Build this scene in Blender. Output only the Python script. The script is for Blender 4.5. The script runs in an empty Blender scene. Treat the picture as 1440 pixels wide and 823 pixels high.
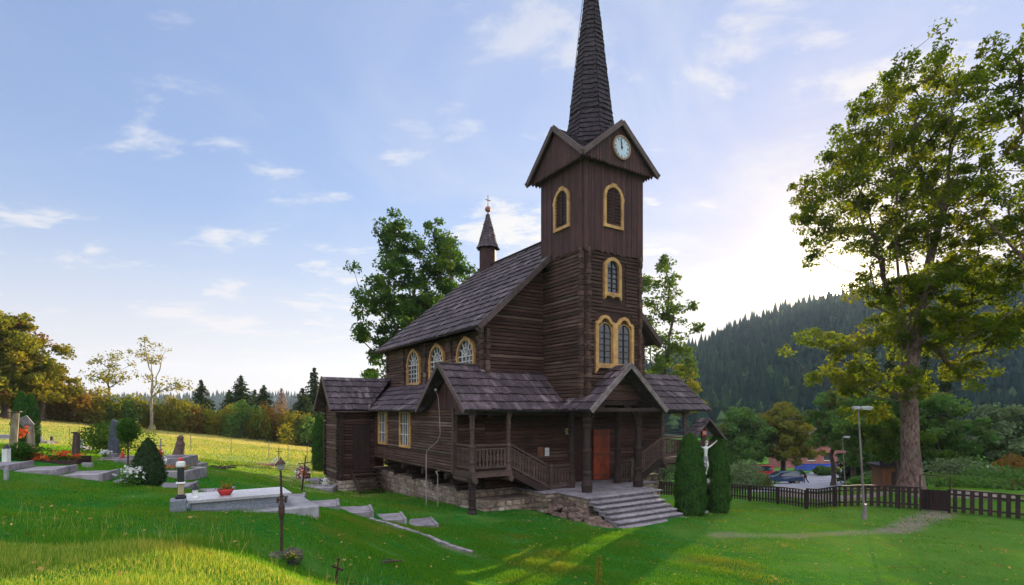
import bpy, math, random
import numpy as np
from mathutils import Vector, Matrix
random.seed(7)
rng = np.random.default_rng(7)
S = bpy.context.scene
COL = S.collection
R = math.radians

# ------------------------------------------------------------------ camera
cam_d = bpy.data.cameras.new('camera')
cam = bpy.data.objects.new('camera', cam_d)
COL.objects.link(cam)
cam.location = (0, 0, 0)
cam.rotation_euler = (R(90), 0, 0)
cam_d.sensor_width = 36.0
cam_d.lens = 768.0 / 1440.0 * 36.0
cam_d.shift_y = 165.5 / 1440.0
cam_d.clip_start = 0.05
cam_d.clip_end = 9000
S.camera = cam

# ------------------------------------------------------------------ light
SUN_AZ, SUN_EL = R(30.5), R(11.0)
SUN = Vector((math.sin(SUN_AZ) * math.cos(SUN_EL), math.cos(SUN_AZ) * math.cos(SUN_EL), math.sin(SUN_EL)))
sd = bpy.data.lights.new('sun', 'SUN')
sd.energy = 5.0
sd.angle = R(0.6)
sd.color = (1.0, 0.82, 0.54)
sun = bpy.data.objects.new('sun', sd)
sun.rotation_euler = (-SUN).to_track_quat('-Z', 'Y').to_euler()
sun.location = SUN * 300
COL.objects.link(sun)

S.view_settings.view_transform = 'Standard'
S.view_settings.look = 'None'
S.view_settings.exposure = 1.22
S.view_settings.gamma = 1.0
S.view_settings.use_curve_mapping = False
S.render.engine = 'CYCLES'
S.cycles.use_denoising = True
S.cycles.max_bounces = 7
S.cycles.transparent_max_bounces = 6
S.cycles.volume_bounces = 0
S.cycles.sample_clamp_indirect = 6

# ------------------------------------------------------------------ node helper
class NT:
    def __init__(s, tree):
        s.t = tree; tree.nodes.clear()
    def n(s, typ, **kw):
        nd = s.t.nodes.new(typ)
        for k, v in kw.items():
            if hasattr(nd, k) and not k.startswith('i_'):
                setattr(nd, k, v)
        return nd
    def set(s, sock, v):
        if hasattr(v, 'bl_idname') or isinstance(v, bpy.types.NodeSocket):
            s.t.links.new(v, sock)
        else:
            sock.default_value = v
    def math(s, op, a, b=0.0, c=None, clamp=False):
        nd = s.t.nodes.new('ShaderNodeMath'); nd.operation = op; nd.use_clamp = clamp
        s.set(nd.inputs[0], a); s.set(nd.inputs[1], b)
        if c is not None: s.set(nd.inputs[2], c)
        return nd.outputs[0]
    def vmath(s, op, a, b=None, sc=None):
        nd = s.t.nodes.new('ShaderNodeVectorMath'); nd.operation = op
        s.set(nd.inputs[0], a)
        if b is not None: s.set(nd.inputs[1], b)
        if sc is not None: s.set(nd.inputs['Scale'], sc)
        return nd.outputs['Value'] if op in ('DOT_PRODUCT', 'LENGTH', 'DISTANCE') else nd.outputs['Vector']
    def mix(s, f, a, b, mode='MIX'):
        nd = s.t.nodes.new('ShaderNodeMix'); nd.data_type = 'RGBA'; nd.blend_type = mode
        s.set(nd.inputs[0], f); s.set(nd.inputs[6], a); s.set(nd.inputs[7], b)
        return nd.outputs[2]
    def noise(s, vec, scale, detail=4, rough=0.55, dist=0.0):
        nd = s.t.nodes.new('ShaderNodeTexNoise')
        s.set(nd.inputs['Vector'], vec); nd.inputs['Scale'].default_value = scale
        nd.inputs['Detail'].default_value = detail; nd.inputs['Roughness'].default_value = rough
        nd.inputs['Distortion'].default_value = dist
        return nd.outputs['Fac']
    def smooth(s, v, a, b, ta=0.0, tb=1.0):
        nd = s.t.nodes.new('ShaderNodeMapRange'); nd.interpolation_type = 'SMOOTHSTEP'
        s.set(nd.inputs[0], v)
        for i, x in zip((1, 2, 3, 4), (a, b, ta, tb)): s.set(nd.inputs[i], x)
        return nd.outputs[0]

def c4(c): return (c[0], c[1], c[2], 1.0)

# ------------------------------------------------------------------ sky
W = bpy.data.worlds.new('World'); S.world = W; W.use_nodes = True
w = NT(W.node_tree)
tc = w.n('ShaderNodeTexCoord')
D = w.vmath('NORMALIZE', tc.outputs['Generated'])
sky = w.n('ShaderNodeTexSky'); sky.sky_type = 'NISHITA'
sky.sun_disc = False; sky.sun_elevation = SUN_EL; sky.sun_rotation = SUN_AZ
sky.altitude = 900; sky.air_density = 1.0; sky.dust_density = 0.6; sky.ozone_density = 2.0
sep = w.n('ShaderNodeSeparateXYZ'); w.set(sep.inputs[0], D)
dx, dy, dz = sep.outputs
skc = w.vmath('ADD', w.vmath('MULTIPLY', sky.outputs[0], (2.75, 2.3, 2.3)), (0.42, 0.5, 0.9))
lum = w.vmath('DOT_PRODUCT', skc, (0.25, 0.5, 0.25))
# bright sky colour is compressed so it rolls off instead of clipping
k = w.math('DIVIDE', 1.0, w.math('ADD', 1.0, w.math('MULTIPLY', lum, SKY_K := 0.19)))
base = w.vmath('SCALE', skc, sc=k)
zc = w.math('MAXIMUM', dz, 0.0)
# planar projection of the cloud layer
inv = w.math('DIVIDE', 1.0, w.math('ADD', zc, 0.16))
comb = w.n('ShaderNodeCombineXYZ')
w.set(comb.inputs[0], w.math('MULTIPLY', dx, inv)); w.set(comb.inputs[1], w.math('MULTIPLY', dy, inv))
pl = comb.outputs[0]
puff = w.noise(w.vmath('ADD', w.vmath('MULTIPLY', pl, (0.8, 1.25, 1)), (CLOUD_X := 3.7, 1.9, 0)), 3.1, 7, 0.60, 0.25)
cover = w.noise(pl, 0.9, 3, 0.5)
side = w.smooth(dx, -0.55, 0.45)
thr = w.math('ADD', w.math('SUBTRACT', 0.570, w.math('MULTIPLY', side, 0.02)), w.smooth(dz, 0.26, 0.52, 0.0, 0.05))
pc = w.math('ADD', w.math('MULTIPLY', puff, 0.75), w.math('MULTIPLY', cover, 0.36))
clouds = w.smooth(pc, thr, w.math('ADD', thr, 0.10))
veil_n = w.noise(pl, 1.3, 5, 0.6, 0.8)
veil = w.math('MULTIPLY', w.smooth(veil_n, 0.36, 0.72), w.math('ADD', 0.22, w.math('MULTIPLY', side, 0.72)))
sdot = w.math('MAXIMUM', w.vmath('DOT_PRODUCT', D, tuple(SUN)), 0.0)
glow1 = w.math('POWER', sdot, 9.0)
glow2 = w.math('POWER', sdot, 300.0)
glow3 = w.math('POWER', sdot, 9000.0)
CL = 4.3
cl_col = w.mix(glow1, (CL * 0.97, CL * 0.98, CL * 1.03, 1), (CL * 1.55, CL * 1.34, CL * 1.02, 1))
col = w.mix(veil, base, w.mix(0.5, base, cl_col))
col = w.mix(w.math('MULTIPLY', clouds, w.smooth(dz, 0.3, 0.5, 0.88, 0.45)), col, cl_col)
# low haze band
hz = w.smooth(dz, -0.02, 0.34, 0.85, 0.0)
col = w.mix(hz, col, (CL * 1.14, CL * 1.03, CL * 1.03, 1))
# fill light added as an unseen cloud deck overhead and behind the viewer
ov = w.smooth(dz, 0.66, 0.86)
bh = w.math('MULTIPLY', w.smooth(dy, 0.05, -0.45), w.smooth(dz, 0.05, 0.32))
fill_deck = w.math('MAXIMUM', ov, bh)
fill_deck = w.math('MULTIPLY', fill_deck, w.smooth(w.noise(pl, 1.7, 4, 0.5), 0.25, 0.6, 0.45, 1.0))
col = w.mix(fill_deck, col, (9.2, 9.6, 10.8, 1))
sg = w.vmath('SCALE', (1.0, 0.82, 0.55), sc=w.math('ADD', w.math('MULTIPLY', glow2, 9.0), w.math('MULTIPLY', glow3, 150.0)))
col = w.vmath('ADD', col, sg)
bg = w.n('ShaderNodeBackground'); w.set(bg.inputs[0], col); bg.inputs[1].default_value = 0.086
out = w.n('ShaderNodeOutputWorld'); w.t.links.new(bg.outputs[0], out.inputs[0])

# ------------------------------------------------------------------ mesh builder
class MB:
    def __init__(s, off=(0, 0, 0)):
        s.v = []; s.f = []; s.m = []; s.r = []; s.off = off; s.mi = 0; s.rv = None; s.cuts = []
    def add(s, vs, fs, rv=None):
        b = len(s.v); o = s.off
        s.v += [(p[0] + o[0], p[1] + o[1], p[2] + o[2]) for p in vs]
        r = random.random() if rv is None else rv
        for f in fs:
            s.f.append(tuple(i + b for i in f)); s.m.append(s.mi); s.r.append(r)
    def cut(s):
        s.cuts.append((len(s.v), len(s.f)))
    def box(s, x0, x1, y0, y1, z0, z1, rv=None):
        s.add([(x0, y0, z0), (x1, y0, z0), (x1, y1, z0), (x0, y1, z0), (x0, y0, z1), (x1, y0, z1), (x1, y1, z1), (x0, y1, z1)],
              [(3, 2, 1, 0), (4, 5, 6, 7), (0, 1, 5, 4), (1, 2, 6, 5), (2, 3, 7, 6), (3, 0, 4, 7)], rv)
    def cbox(s, x0, x1, y0, y1, z0, z1, c=0.02, rv=None):
        """box with chamfered vertical edges and top"""
        pts = lambda d: [(x0 + d, y0), (x1 - d, y0), (x1, y0 + d), (x1, y1 - d), (x1 - d, y1), (x0 + d, y1), (x0, y1 - d), (x0, y0 + d)]
        vs = [(p[0], p[1], z0) for p in pts(c)] + [(p[0], p[1], z1 - c) for p in pts(c)]
        cx, cy = (x0 + x1) / 2, (y0 + y1) / 2
        kx = max(0, 1 - 2 * c / max(1e-6, x1 - x0)); ky = max(0, 1 - 2 * c / max(1e-6, y1 - y0))
        vs += [(cx + (p[0] - cx) * kx, cy + (p[1] - cy) * ky, z1) for p in pts(c)]
        fs = [tuple(range(7, -1, -1)), tuple(range(16, 24))]
        for L in (0, 8):
            for i in range(8):
                j = (i + 1) % 8
                fs.append((L + i, L + j, L + 8 + j, L + 8 + i))
        s.add(vs, fs, rv)
    def beam(s, p, q, wd, ht, up=(0, 0, 1), rv=None):
        p, q = Vector(p), Vector(q); d = (q - p).normalized(); u = Vector(up)
        sd_ = d.cross(u)
        if sd_.length < 1e-4: sd_ = d.cross(Vector((1, 0, 0)))
        sd_.normalize(); u = sd_.cross(d).normalized()
        a, b = sd_ * wd / 2, u * ht / 2
        vs = [p - a - b, p + a - b, p + a + b, p - a + b, q - a - b, q + a - b, q + a + b, q - a + b]
        s.add([tuple(x) for x in vs], [(0, 1, 2, 3), (7, 6, 5, 4), (0, 4, 5, 1), (1, 5, 6, 2), (2, 6, 7, 3), (3, 7, 4, 0)], rv)
    def tube(s, pts, rad, n=8, caps=True, rv=None):
        pts = [Vector(p) for p in pts]
        if not hasattr(rad, '__len__'): rad = [rad] * len(pts)
        vs = []; fs = []; prev = None
        for i, p in enumerate(pts):
            d = (pts[min(i + 1, len(pts) - 1)] - pts[max(i - 1, 0)]).normalized()
            if prev is None:
                a = d.cross(Vector((0, 0, 1)))
                if a.length < 1e-3: a = d.cross(Vector((0, 1, 0)))
            else: a = prev - d * prev.dot(d)
            a.normalize(); prev = a; b = d.cross(a)
            for k_ in range(n):
                t = 2 * math.pi * k_ / n
                vs.append(tuple(p + (a * math.cos(t) + b * math.sin(t)) * rad[i]))
        for i in range(len(pts) - 1):
            for k_ in range(n):
                j = (k_ + 1) % n
                fs.append((i * n + k_, i * n + j, (i + 1) * n + j, (i + 1) * n + k_))
        if caps:
            fs.append(tuple(range(n - 1, -1, -1))); e = (len(pts) - 1) * n
            fs.append(tuple(range(e, e + n)))
        s.add(vs, fs, rv)
    def lathe(s, c, prof, n=8, rot=0.0, rv=None, sx=1, sy=1):
        """prof: list of (radius, z)"""
        vs = []; fs = []
        for r_, z in prof:
            for k_ in range(n):
                t = 2 * math.pi * k_ / n + rot
                vs.append((c[0] + r_ * math.cos(t) * sx, c[1] + r_ * math.sin(t) * sy, c[2] + z))
        m = len(prof)
        for i in range(m - 1):
            for k_ in range(n):
                j = (k_ + 1) % n
                fs.append((i * n + k_, i * n + j, (i + 1) * n + j, (i + 1) * n + k_))
        fs.append(tuple(range(n - 1, -1, -1))); fs.append(tuple(range((m - 1) * n, m * n)))
        s.add(vs, fs, rv)
    def ball(s, c, r, n=10, m=6, sz=1.0, rv=None):
        s.lathe(c, [(max(0.001, r * math.sin(math.pi * i / m)), -r * sz * math.cos(math.pi * i / m)) for i in range(m + 1)], n, rv=rv)
    def prism(s, poly, mp, o0, o1, rv=None):
        """poly list of (s,z), mp(s,z,o)->xyz; closed solid between offsets o0,o1"""
        n = len(poly)
        vs = [mp(a, b, o0) for a, b in poly] + [mp(a, b, o1) for a, b in poly]
        fs = [tuple(range(n)), tuple(range(2 * n - 1, n - 1, -1))]
        for i in range(n):
            j = (i + 1) % n
            fs.append((j, i, n + i, n + j))
        s.add(vs, fs, rv)
    def ring(s, outer, inner, mp, o0, o1, rv=None):
        n = len(outer)
        vs = [mp(a, b, o) for o in (o0, o1) for L in (outer, inner) for a, b in L]
        fs = []
        for i in range(n):
            j = (i + 1) % n
            fs += [(2 * n + i, 2 * n + j, 3 * n + j, 3 * n + i), (i, j, 2 * n + j, 2 * n + i), (n + j, n + i, 3 * n + i, 3 * n + j)]
        s.add(vs, fs, rv)
    def build(s, name, mats, parent=None, smooth=False, fixn=True):
        if s.cuts:
            first = None; mk = [(0, 0)] + s.cuts + [(len(s.v), len(s.f))]
            for (v0, f0), (v1, f1) in zip(mk[:-1], mk[1:]):
                if f1 <= f0: continue
                q = MB(); q.v = s.v[v0:v1]; q.f = [tuple(i - v0 for i in f) for f in s.f[f0:f1]]; q.m = s.m[f0:f1]; q.r = s.r[f0:f1]
                o_ = q.build(name, mats, parent, smooth, fixn); first = first or o_
            return first
        me = bpy.data.meshes.new(name)
        me.from_pydata(s.v, [], s.f)
        if not isinstance(mats, (list, tuple)): mats = [mats]
        for m_ in mats: me.materials.append(m_)
        if len(mats) > 1: me.polygons.foreach_set('material_index', s.m)
        at = me.attributes.new('rnd', 'FLOAT', 'FACE'); at.data.foreach_set('value', s.r)
        me.update()
        if fixn:
            import bmesh
            bm = bmesh.new(); bm.from_mesh(me); bmesh.ops.recalc_face_normals(bm, faces=bm.faces); bm.to_mesh(me); bm.free()
        if smooth: me.polygons.foreach_set('use_smooth', [True] * len(me.polygons))
        ob = bpy.data.objects.new(name, me); COL.objects.link(ob)
        if parent is not None: ob.parent = parent
        return ob

def np_mesh(name, V, F, mat, parent=None, rnd=None, smooth=False):
    """V (n,3), F (m,k) numpy -> object, rnd per face"""
    me = bpy.data.meshes.new(name)
    V = np.ascontiguousarray(V, dtype=np.float32); F = np.ascontiguousarray(F, dtype=np.int32)
    m, k_ = F.shape
    me.vertices.add(len(V)); me.vertices.foreach_set('co', V.ravel())
    me.loops.add(m * k_); me.loops.foreach_set('vertex_index', F.ravel())
    me.polygons.add(m); me.polygons.foreach_set('loop_start', np.arange(0, m * k_, k_, dtype=np.int32))
    try: me.polygons.foreach_set('loop_total', np.full(m, k_, dtype=np.int32))
    except Exception: pass
    if rnd is None: rnd = rng.random(m)
    at = me.attributes.new('rnd', 'FLOAT', 'FACE'); at.data.foreach_set('value', np.asarray(rnd, dtype=np.float32))
    if smooth: me.polygons.foreach_set('use_smooth', np.ones(m, dtype=bool))
    me.materials.append(mat)
    me.update(calc_edges=True); me.validate()
    ob = bpy.data.objects.new(name, me); COL.objects.link(ob)
    if parent is not None: ob.parent = parent
    return ob

def tag(o, label=None, cat=None, group=None, kind=None):
    if label: o['label'] = label
    if cat: o['category'] = cat
    if group: o['group'] = group
    if kind: o['kind'] = kind
    return o
def empty(name, loc, rz=0.0):
    o = bpy.data.objects.new(name, None); COL.objects.link(o)
    o.location = loc; o.rotation_euler = (0, 0, rz); o.empty_display_size = 0.3
    return o
def thing(name, loc, label, cat, rz=0.0, group=None):
    return tag(empty(name, loc, rz), label, cat, group)
def copy_tree(o, parent=None):
    c = o.copy(); COL.objects.link(c); c.parent = parent
    for ch in list(o.children): copy_tree(ch, c)
    return c

# ------------------------------------------------------------------ materials
def mat_base(name):
    m = bpy.data.materials.new(name); m.use_nodes = True
    t = NT(m.node_tree)
    o = t.n('ShaderNodeOutputMaterial'); p = t.n('ShaderNodeBsdfPrincipled')
    t.t.links.new(p.outputs[0], o.inputs[0])
    return m, t, p, o
def pm(name, c1, c2=None, scale=3.0, rough=0.7, bump=0.0, stretch=(1, 1, 1), rvar=0.35, metal=0.0, spec=0.3, c3=None, detail=5, wv=0.28, rare=None):
    """generic procedural material: two colours mixed by noise, brightness varied per piece"""
    m, t, p, o = mat_base(name)
    tcn = t.n('ShaderNodeTexCoord')
    vec = t.vmath('MULTIPLY', tcn.outputs['Object'], stretch)
    at = t.n('ShaderNodeAttribute'); at.attribute_name = 'rnd'
    r_ = at.outputs['Fac']
    vec2 = t.vmath('ADD', vec, t.vmath('SCALE', (37.0, 17.0, 53.0), sc=r_))
    n1 = t.noise(vec2, scale, detail, 0.6)
    c2 = c2 or tuple(x * 0.7 for x in c1)
    col = t.mix(t.smooth(n1, 0.3, 0.7), c4(c1), c4(c2))
    if c3:
        n3 = t.noise(vec, scale * 0.23, 3, 0.5)
        col = t.mix(t.smooth(n3, 0.52, 0.72), col, c4(c3))
    br = t.math('ADD', 1.0 - rvar / 2, t.math('MULTIPLY', r_, rvar))
    if rare: col = t.mix(t.smooth(t.math('FRACT', t.math('MULTIPLY', r_, 17.3)), 0.90, 0.97, 0.0, 0.75), col, c4(rare))
    wear = t.noise(tcn.outputs['Object'], 0.8, 6, 0.62)
    br = t.math('MULTIPLY', br, t.smooth(wear, 0.25, 0.75, 1.0 - wv, 1.0 + wv))
    col = t.vmath('SCALE', col, sc=br)
    t.set(p.inputs['Base Color'], col)
    p.inputs['Roughness'].default_value = rough; p.inputs['Metallic'].default_value = metal
    p.inputs['Specular IOR Level'].default_value = spec
    if bump:
        b = t.n('ShaderNodeBump'); b.inputs['Strength'].default_value = min(1, bump); b.inputs['Distance'].default_value = 0.02 * max(1, bump)
        t.set(b.inputs['Height'], n1); t.t.links.new(b.outputs[0], p.inputs['Normal'])
    return m
def leafm(name, c1, c2, trans=0.5, tcol=None, c3=None):
    m = bpy.data.materials.new(name); m.use_nodes = True; t = NT(m.node_tree)
    o = t.n('ShaderNodeOutputMaterial')
    at = t.n('ShaderNodeAttribute'); at.attribute_name = 'rnd'
    col = t.mix(at.outputs['Fac'], c4(c1), c4(c2))
    tcn = t.n('ShaderNodeTexCoord')
    n1 = t.noise(tcn.outputs['Object'], 0.45, 2, 0.5)
    if c3: col = t.mix(t.smooth(n1, 0.48, 0.68), col, c4(c3))
    d = t.n('ShaderNodeBsdfDiffuse'); t.set(d.inputs[0], col)
    tr = t.n('ShaderNodeBsdfTranslucent')
    tcol = tcol or (1.5, 1.25, 0.35)
    t.set(tr.inputs[0], t.vmath('MULTIPLY', col, tcol))
    mx = t.n('ShaderNodeMixShader'); mx.inputs[0].default_value = trans
    t.t.links.new(d.outputs[0], mx.inputs[1]); t.t.links.new(tr.outputs[0], mx.inputs[2])
    t.t.links.new(mx.outputs[0], o.inputs[0])
    return m
def glassm(name, col=(0.02, 0.025, 0.035), rough=0.04):
    m, t, p, o = mat_base(name)
    tcn = t.n('ShaderNodeTexCoord'); n1 = t.noise(tcn.outputs['Object'], 2.2, 2, 0.5)
    b = t.n('ShaderNodeBump'); b.inputs['Strength'].default_value = 0.25; b.inputs['Distance'].default_value = 0.02
    t.set(b.inputs['Height'], n1); t.t.links.new(b.outputs[0], p.inputs['Normal'])
    p.inputs['Base Color'].default_value = c4(col); p.inputs['Roughness'].default_value = rough
    p.inputs['Specular IOR Level'].default_value = 0.9
    return m

M = {}
M['log_front'] = pm('brown log front', (0.088, 0.037, 0.028), (0.028, 0.013, 0.012), 2.2, 0.75, 1.2, (1.0, 6, 20), 0.8, c3=(0.095, 0.050, 0.038), rare=(0.12, 0.072, 0.056))  # porch shade is put into this colour, darker than the side logs
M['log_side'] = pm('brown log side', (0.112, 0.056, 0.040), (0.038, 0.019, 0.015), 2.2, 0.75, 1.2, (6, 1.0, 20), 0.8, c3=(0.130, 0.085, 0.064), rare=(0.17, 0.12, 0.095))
M['board'] = pm('reddish brown boards', (0.080, 0.030, 0.027), (0.040, 0.017, 0.017), 2.0, 0.7, 0.6, (14, 14, 1.0), 0.5)
M['dark_wood'] = pm('dark timber', (0.046, 0.025, 0.020), (0.020, 0.011, 0.010), 3.0, 0.7, 0.6, (5, 5, 5), 0.4)
M['rail_wood'] = pm('weathered timber', (0.105, 0.064, 0.052), (0.042, 0.025, 0.022), 4.0, 0.7, 0.5, (4, 4, 4), 0.4)
M['shingle'] = pm('wooden shingles', (0.094, 0.066, 0.076), (0.034, 0.023, 0.028), 3.0, 0.74, 0.7, (4, 4, 4), 0.75, spec=0.3, c3=(0.118, 0.086, 0.094), rare=(0.19, 0.15, 0.155))
M['shingle_dark'] = pm('dark spire shingles', (0.044, 0.032, 0.038), (0.022, 0.016, 0.020), 3.0, 0.75, 0.6, (4, 4, 4), 0.5, spec=0.22)
M['barge'] = pm('barge boards', (0.115, 0.075, 0.070), (0.07, 0.045, 0.042), 3.0, 0.65, 0.4, (3, 3, 3), 0.3)
M['yellow'] = pm('ochre painted trim', (0.56, 0.32, 0.11), (0.38, 0.20, 0.075), 5.0, 0.55, 0.3, (1, 1, 1), 0.15)
M['white_bar'] = pm('white glazing bars', (0.62, 0.60, 0.58), (0.45, 0.43, 0.42), 6.0, 0.6)
M['glass'] = glassm('window glass')
M['glass_dark'] = glassm('dark opening', (0.012, 0.010, 0.012), 0.35)
M['door_red'] = pm('red brown door', (0.34, 0.062, 0.022), (0.17, 0.030, 0.014), 3.0, 0.5, 0.3, (5, 5, 1), 0.35)
M['stone'] = pm('rubble stone', (0.36, 0.27, 0.20), (0.15, 0.11, 0.09), 3.2, 0.9, 1.0, (1, 1, 1.6), 0.6, c3=(0.45, 0.38, 0.32))
M['slab'] = pm('grey concrete', (0.29, 0.255, 0.27), (0.15, 0.13, 0.14), 5.0, 0.85, 0.5, (1, 1, 1), 0.3, c3=(0.28, 0.25, 0.26))
M['stair_dark'] = pm('dark stair riser', (0.12, 0.11, 0.12), (0.06, 0.055, 0.06), 6, .9, .5)  # risers darker than the treads, so the steps stand apart
M['granite'] = pm('grey granite', (0.27, 0.285, 0.32), (0.13, 0.14, 0.165), 45.0, 0.45, 0.1, (1, 1, 1), 0.2)
M['pale_conc'] = pm('pale concrete', (0.34, 0.32, 0.33), (0.19, 0.185, 0.19), 3.0, 0.8, 0.3, (1, 1, 1), 0.2)
M['iron'] = pm('rusty iron', (0.045, 0.028, 0.026), (0.09, 0.045, 0.030), 9.0, 0.6, 0.6, (1, 1, 1), 0.3, metal=0.4)
M['black'] = pm('black paint', (0.02, 0.02, 0.022), (0.03, 0.03, 0.032), 5.0, 0.5)
M['white'] = pm('white paint', (0.80, 0.78, 0.74), (0.66, 0.63, 0.60), 5.0, 0.5, rvar=0.1)
M['red'] = pm('red plastic', (0.60, 0.05, 0.04), (0.45, 0.03, 0.03), 5.0, 0.4, rvar=0.1)
M['pole'] = pm('painted steel pole', (0.22, 0.20, 0.20), (0.15, 0.11, 0.10), 4.0, 0.5, 0.2, (1, 1, 0.4), c3=(0.20, 0.09, 0.075))
M['cable'] = pm('pale cable', (0.30, 0.25, 0.23), (0.20, 0.17, 0.16), 5.0, 0.5)
M['fence'] = pm('dark stained pickets', (0.040, 0.020, 0.019), (0.020, 0.011, 0.012), 4.0, 0.65, 0.4, (6, 6, 1), 0.5)
M['bark'] = pm('maple bark', (0.26, 0.165, 0.135), (0.060, 0.036, 0.032), 7.0, 0.95, 3.0, (1.6, 1.6, 0.7), 0.3, c3=(0.20, 0.17, 0.13), detail=8)
M['bark_dark'] = pm('dark bark', (0.10, 0.07, 0.055), (0.05, 0.035, 0.03), 4.0, 0.9, 0.8, (2, 2, 0.6))
M['bark_pale'] = pm('pale bark', (0.32, 0.27, 0.19), (0.16, 0.13, 0.09), 4.0, 0.9, 0.8, (2, 2, 0.6))
M['asphalt'] = pm('asphalt', (0.33, 0.32, 0.36), (0.25, 0.245, 0.28), 1.2, 0.85, 0.2)
M['gravel'] = pm('trodden earth', (0.30, 0.24, 0.21), (0.20, 0.15, 0.12), 8.0, 0.95, 0.8)
# ------------------------------------------------------------------ lie of the land
F_ = 768.0
def P(px, py, d):
    return ((px - 720) / F_ * d, d, (577 - py) / F_ * d)
CA, SA = math.cos(R(33.06)), math.sin(R(33.06))
CO = (2.72, 20.5)                       # near corner of the tower
def CW(u, v):                           # church plan -> world plan
    return (CO[0] + CA * u - SA * v, CO[1] + SA * u + CA * v)
ctrl = [P(0,823,5.0), P(150,768,6.6), P(300,778,6.5), P(440,823,6.6), (0,0,-1.65), (-5,0,-1.25), (3,3,-2.3), (0,5,-2.15), (0,8,-3.15),
 (6,6,-3.45), (10,8,-3.95), (20,5,-4.3), (-9,7,-1.5), P(247,716,11.0), P(430,724,11.3), P(250,692,13.2), P(0,700,11), P(0,655,14.0), P(130,669,14.6),
 P(260,690,15), P(395,784,8.2), P(476,826,8), P(560,800,9.6), P(470,716,16), P(614,739,17.5), P(665,778,14.1), P(580,750,14.9), P(520,760,11.6),
 P(640,823,10.8), P(720,823,11.8), P(661,722,19.3), P(474,689,26.8), P(455,673,28.9), (-5,25,-3.95), (-3.3,22,-3.75), (3.9,18.2,-3.86), (6.1,19.4,-3.86),
 P(971,725,21.3), P(1008,720,22.5), P(1438,732.5,19.7), P(1294,718,21.6), P(1184,714,23), P(1135,718.5,25.4), P(1216,729,20.7), P(1025,703,32.3),
 P(916,697.8,35), P(1440,823,12.5), P(1000,823,12), P(1440,760,17), P(1000,760,16.5), P(1150,735,20.5), P(820,770,14.6), P(1100,680,63), P(1160,665,80), P(1430,690,35),
 P(1280,690,26), P(1430,680,60), P(930,665,90), (4,32,-4.7), (0,45,-5.1), (-10,40,-4.3), P(0,640,17), P(0,612,40), P(0,583,60), P(200,605,65), P(200,645,25),
 P(300,655,25), P(430,642,45), P(430,629,75), P(300,613,70), P(100,625,40), (-30,30,-1.4), (-40,10,0.5), (-14,-3,-0.6), (0,-20,-0.5), (-30,-20,2), (30,-20,-4.0),
 (40,20,-5.0), (60,40,-6.5), (60,0,-5), (-100,150,-2.5), (-60,100,-2.5), (0,150,-11), (100,150,-13), (-100,60,2), (-70,40,3), (-200,60,14), (200,60,-10),
 (-700,700,20), (0,700,-14), (700,700,-14), (-700,-700,20), (700,-700,-14), (0,-700,0), (-700,0,30), (700,0,-14), (-250,350,-2), (0,350,-14), (250,350,-15), P(330,668,20), P(420,690,22), P(300,640,35)]
ctrl = np.array(ctrl, dtype=float)
def _phi(r2): return 0.5 * r2 * np.log(r2 + 1e-9)
# work in a compressed radius so that near and far points weigh alike
def _warp(xy):
    xy = np.asarray(xy, float); q = xy - np.array([0, 12.0])
    r = np.sqrt((q ** 2).sum(-1, keepdims=True)) + 1e-9
    return q / r * (20 * np.log1p(r / 20.0))
_cw = _warp(ctrl[:, :2]); _n = len(_cw)
_d2 = ((_cw[:, None] - _cw[None]) ** 2).sum(-1)
_A = np.zeros((_n + 3, _n + 3)); _A[:_n, :_n] = _phi(_d2) + np.eye(_n) * 0.08
_A[:_n, _n] = 1; _A[:_n, _n + 1:] = _cw; _A[_n, :_n] = 1; _A[_n + 1:, :_n] = _cw.T
_wt = np.linalg.solve(_A, np.concatenate([ctrl[:, 2], [0, 0, 0]]))
def _bump(x, y):
    return 0.035 * np.sin(x * 1.3 + 0.7 * np.sin(y * 0.9)) * np.sin(y * 1.1 + 0.8 * np.sin(x * 0.8)) + 0.02 * np.sin(x * 3.1 + y * 1.7) * np.sin(y * 2.7 - x * 1.2)
def Hn(x, y):
    x = np.asarray(x, float); y = np.asarray(y, float); sh = x.shape
    q = _warp(np.stack([x.ravel(), y.ravel()], -1)); o = np.empty(len(q))
    for i in range(0, len(q), 20000):
        c = q[i:i + 20000]; d2 = ((c[:, None] - _cw[None]) ** 2).sum(-1)
        o[i:i + 20000] = _phi(d2) @ _wt[:_n] + _wt[_n] + c @ _wt[_n + 1:]
    return (o.reshape(sh) + _bump(x, y))
def H(x, y): return float(Hn(np.array([x]), np.array([y]))[0])
def G(px, d, dz=0.0):
    x = (px - 720) / F_ * d
    return (x, d, H(x, d) + dz)

NG = 360
tt = np.linspace(-1, 1, NG)
gx = 14 * np.sinh(4.55 * tt); gy = 14 * np.sinh(4.55 * tt) + 13
X, Y = np.meshgrid(gx, gy)
Z = Hn(X, Y)
V = np.stack([X.ravel(), Y.ravel(), Z.ravel()], -1)
ii = np.arange(NG * NG).reshape(NG, NG)
Fq = np.stack([ii[:-1, :-1].ravel(), ii[:-1, 1:].ravel(), ii[1:, 1:].ravel(), ii[1:, :-1].ravel()], -1)

m, t, p, o = mat_base('lawn')
tcn = t.n('ShaderNodeTexCoord'); ob = tcn.outputs['Object']
n1 = t.noise(ob, 0.55, 5, 0.6); n2 = t.noise(ob, 7.0, 5, 0.7); n3 = t.noise(ob, 60.0, 3, 0.7); n4 = t.noise(ob, 0.17, 3, 0.5)
col = t.mix(t.smooth(n2, 0.3, 0.7), (0.016, 0.120, 0.016, 1), (0.042, 0.175, 0.024, 1))
col = t.mix(t.smooth(n1, 0.46, 0.66), col, (0.075, 0.19, 0.030, 1))
sx = t.n('ShaderNodeSeparateXYZ'); t.set(sx.inputs[0], ob)
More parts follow.
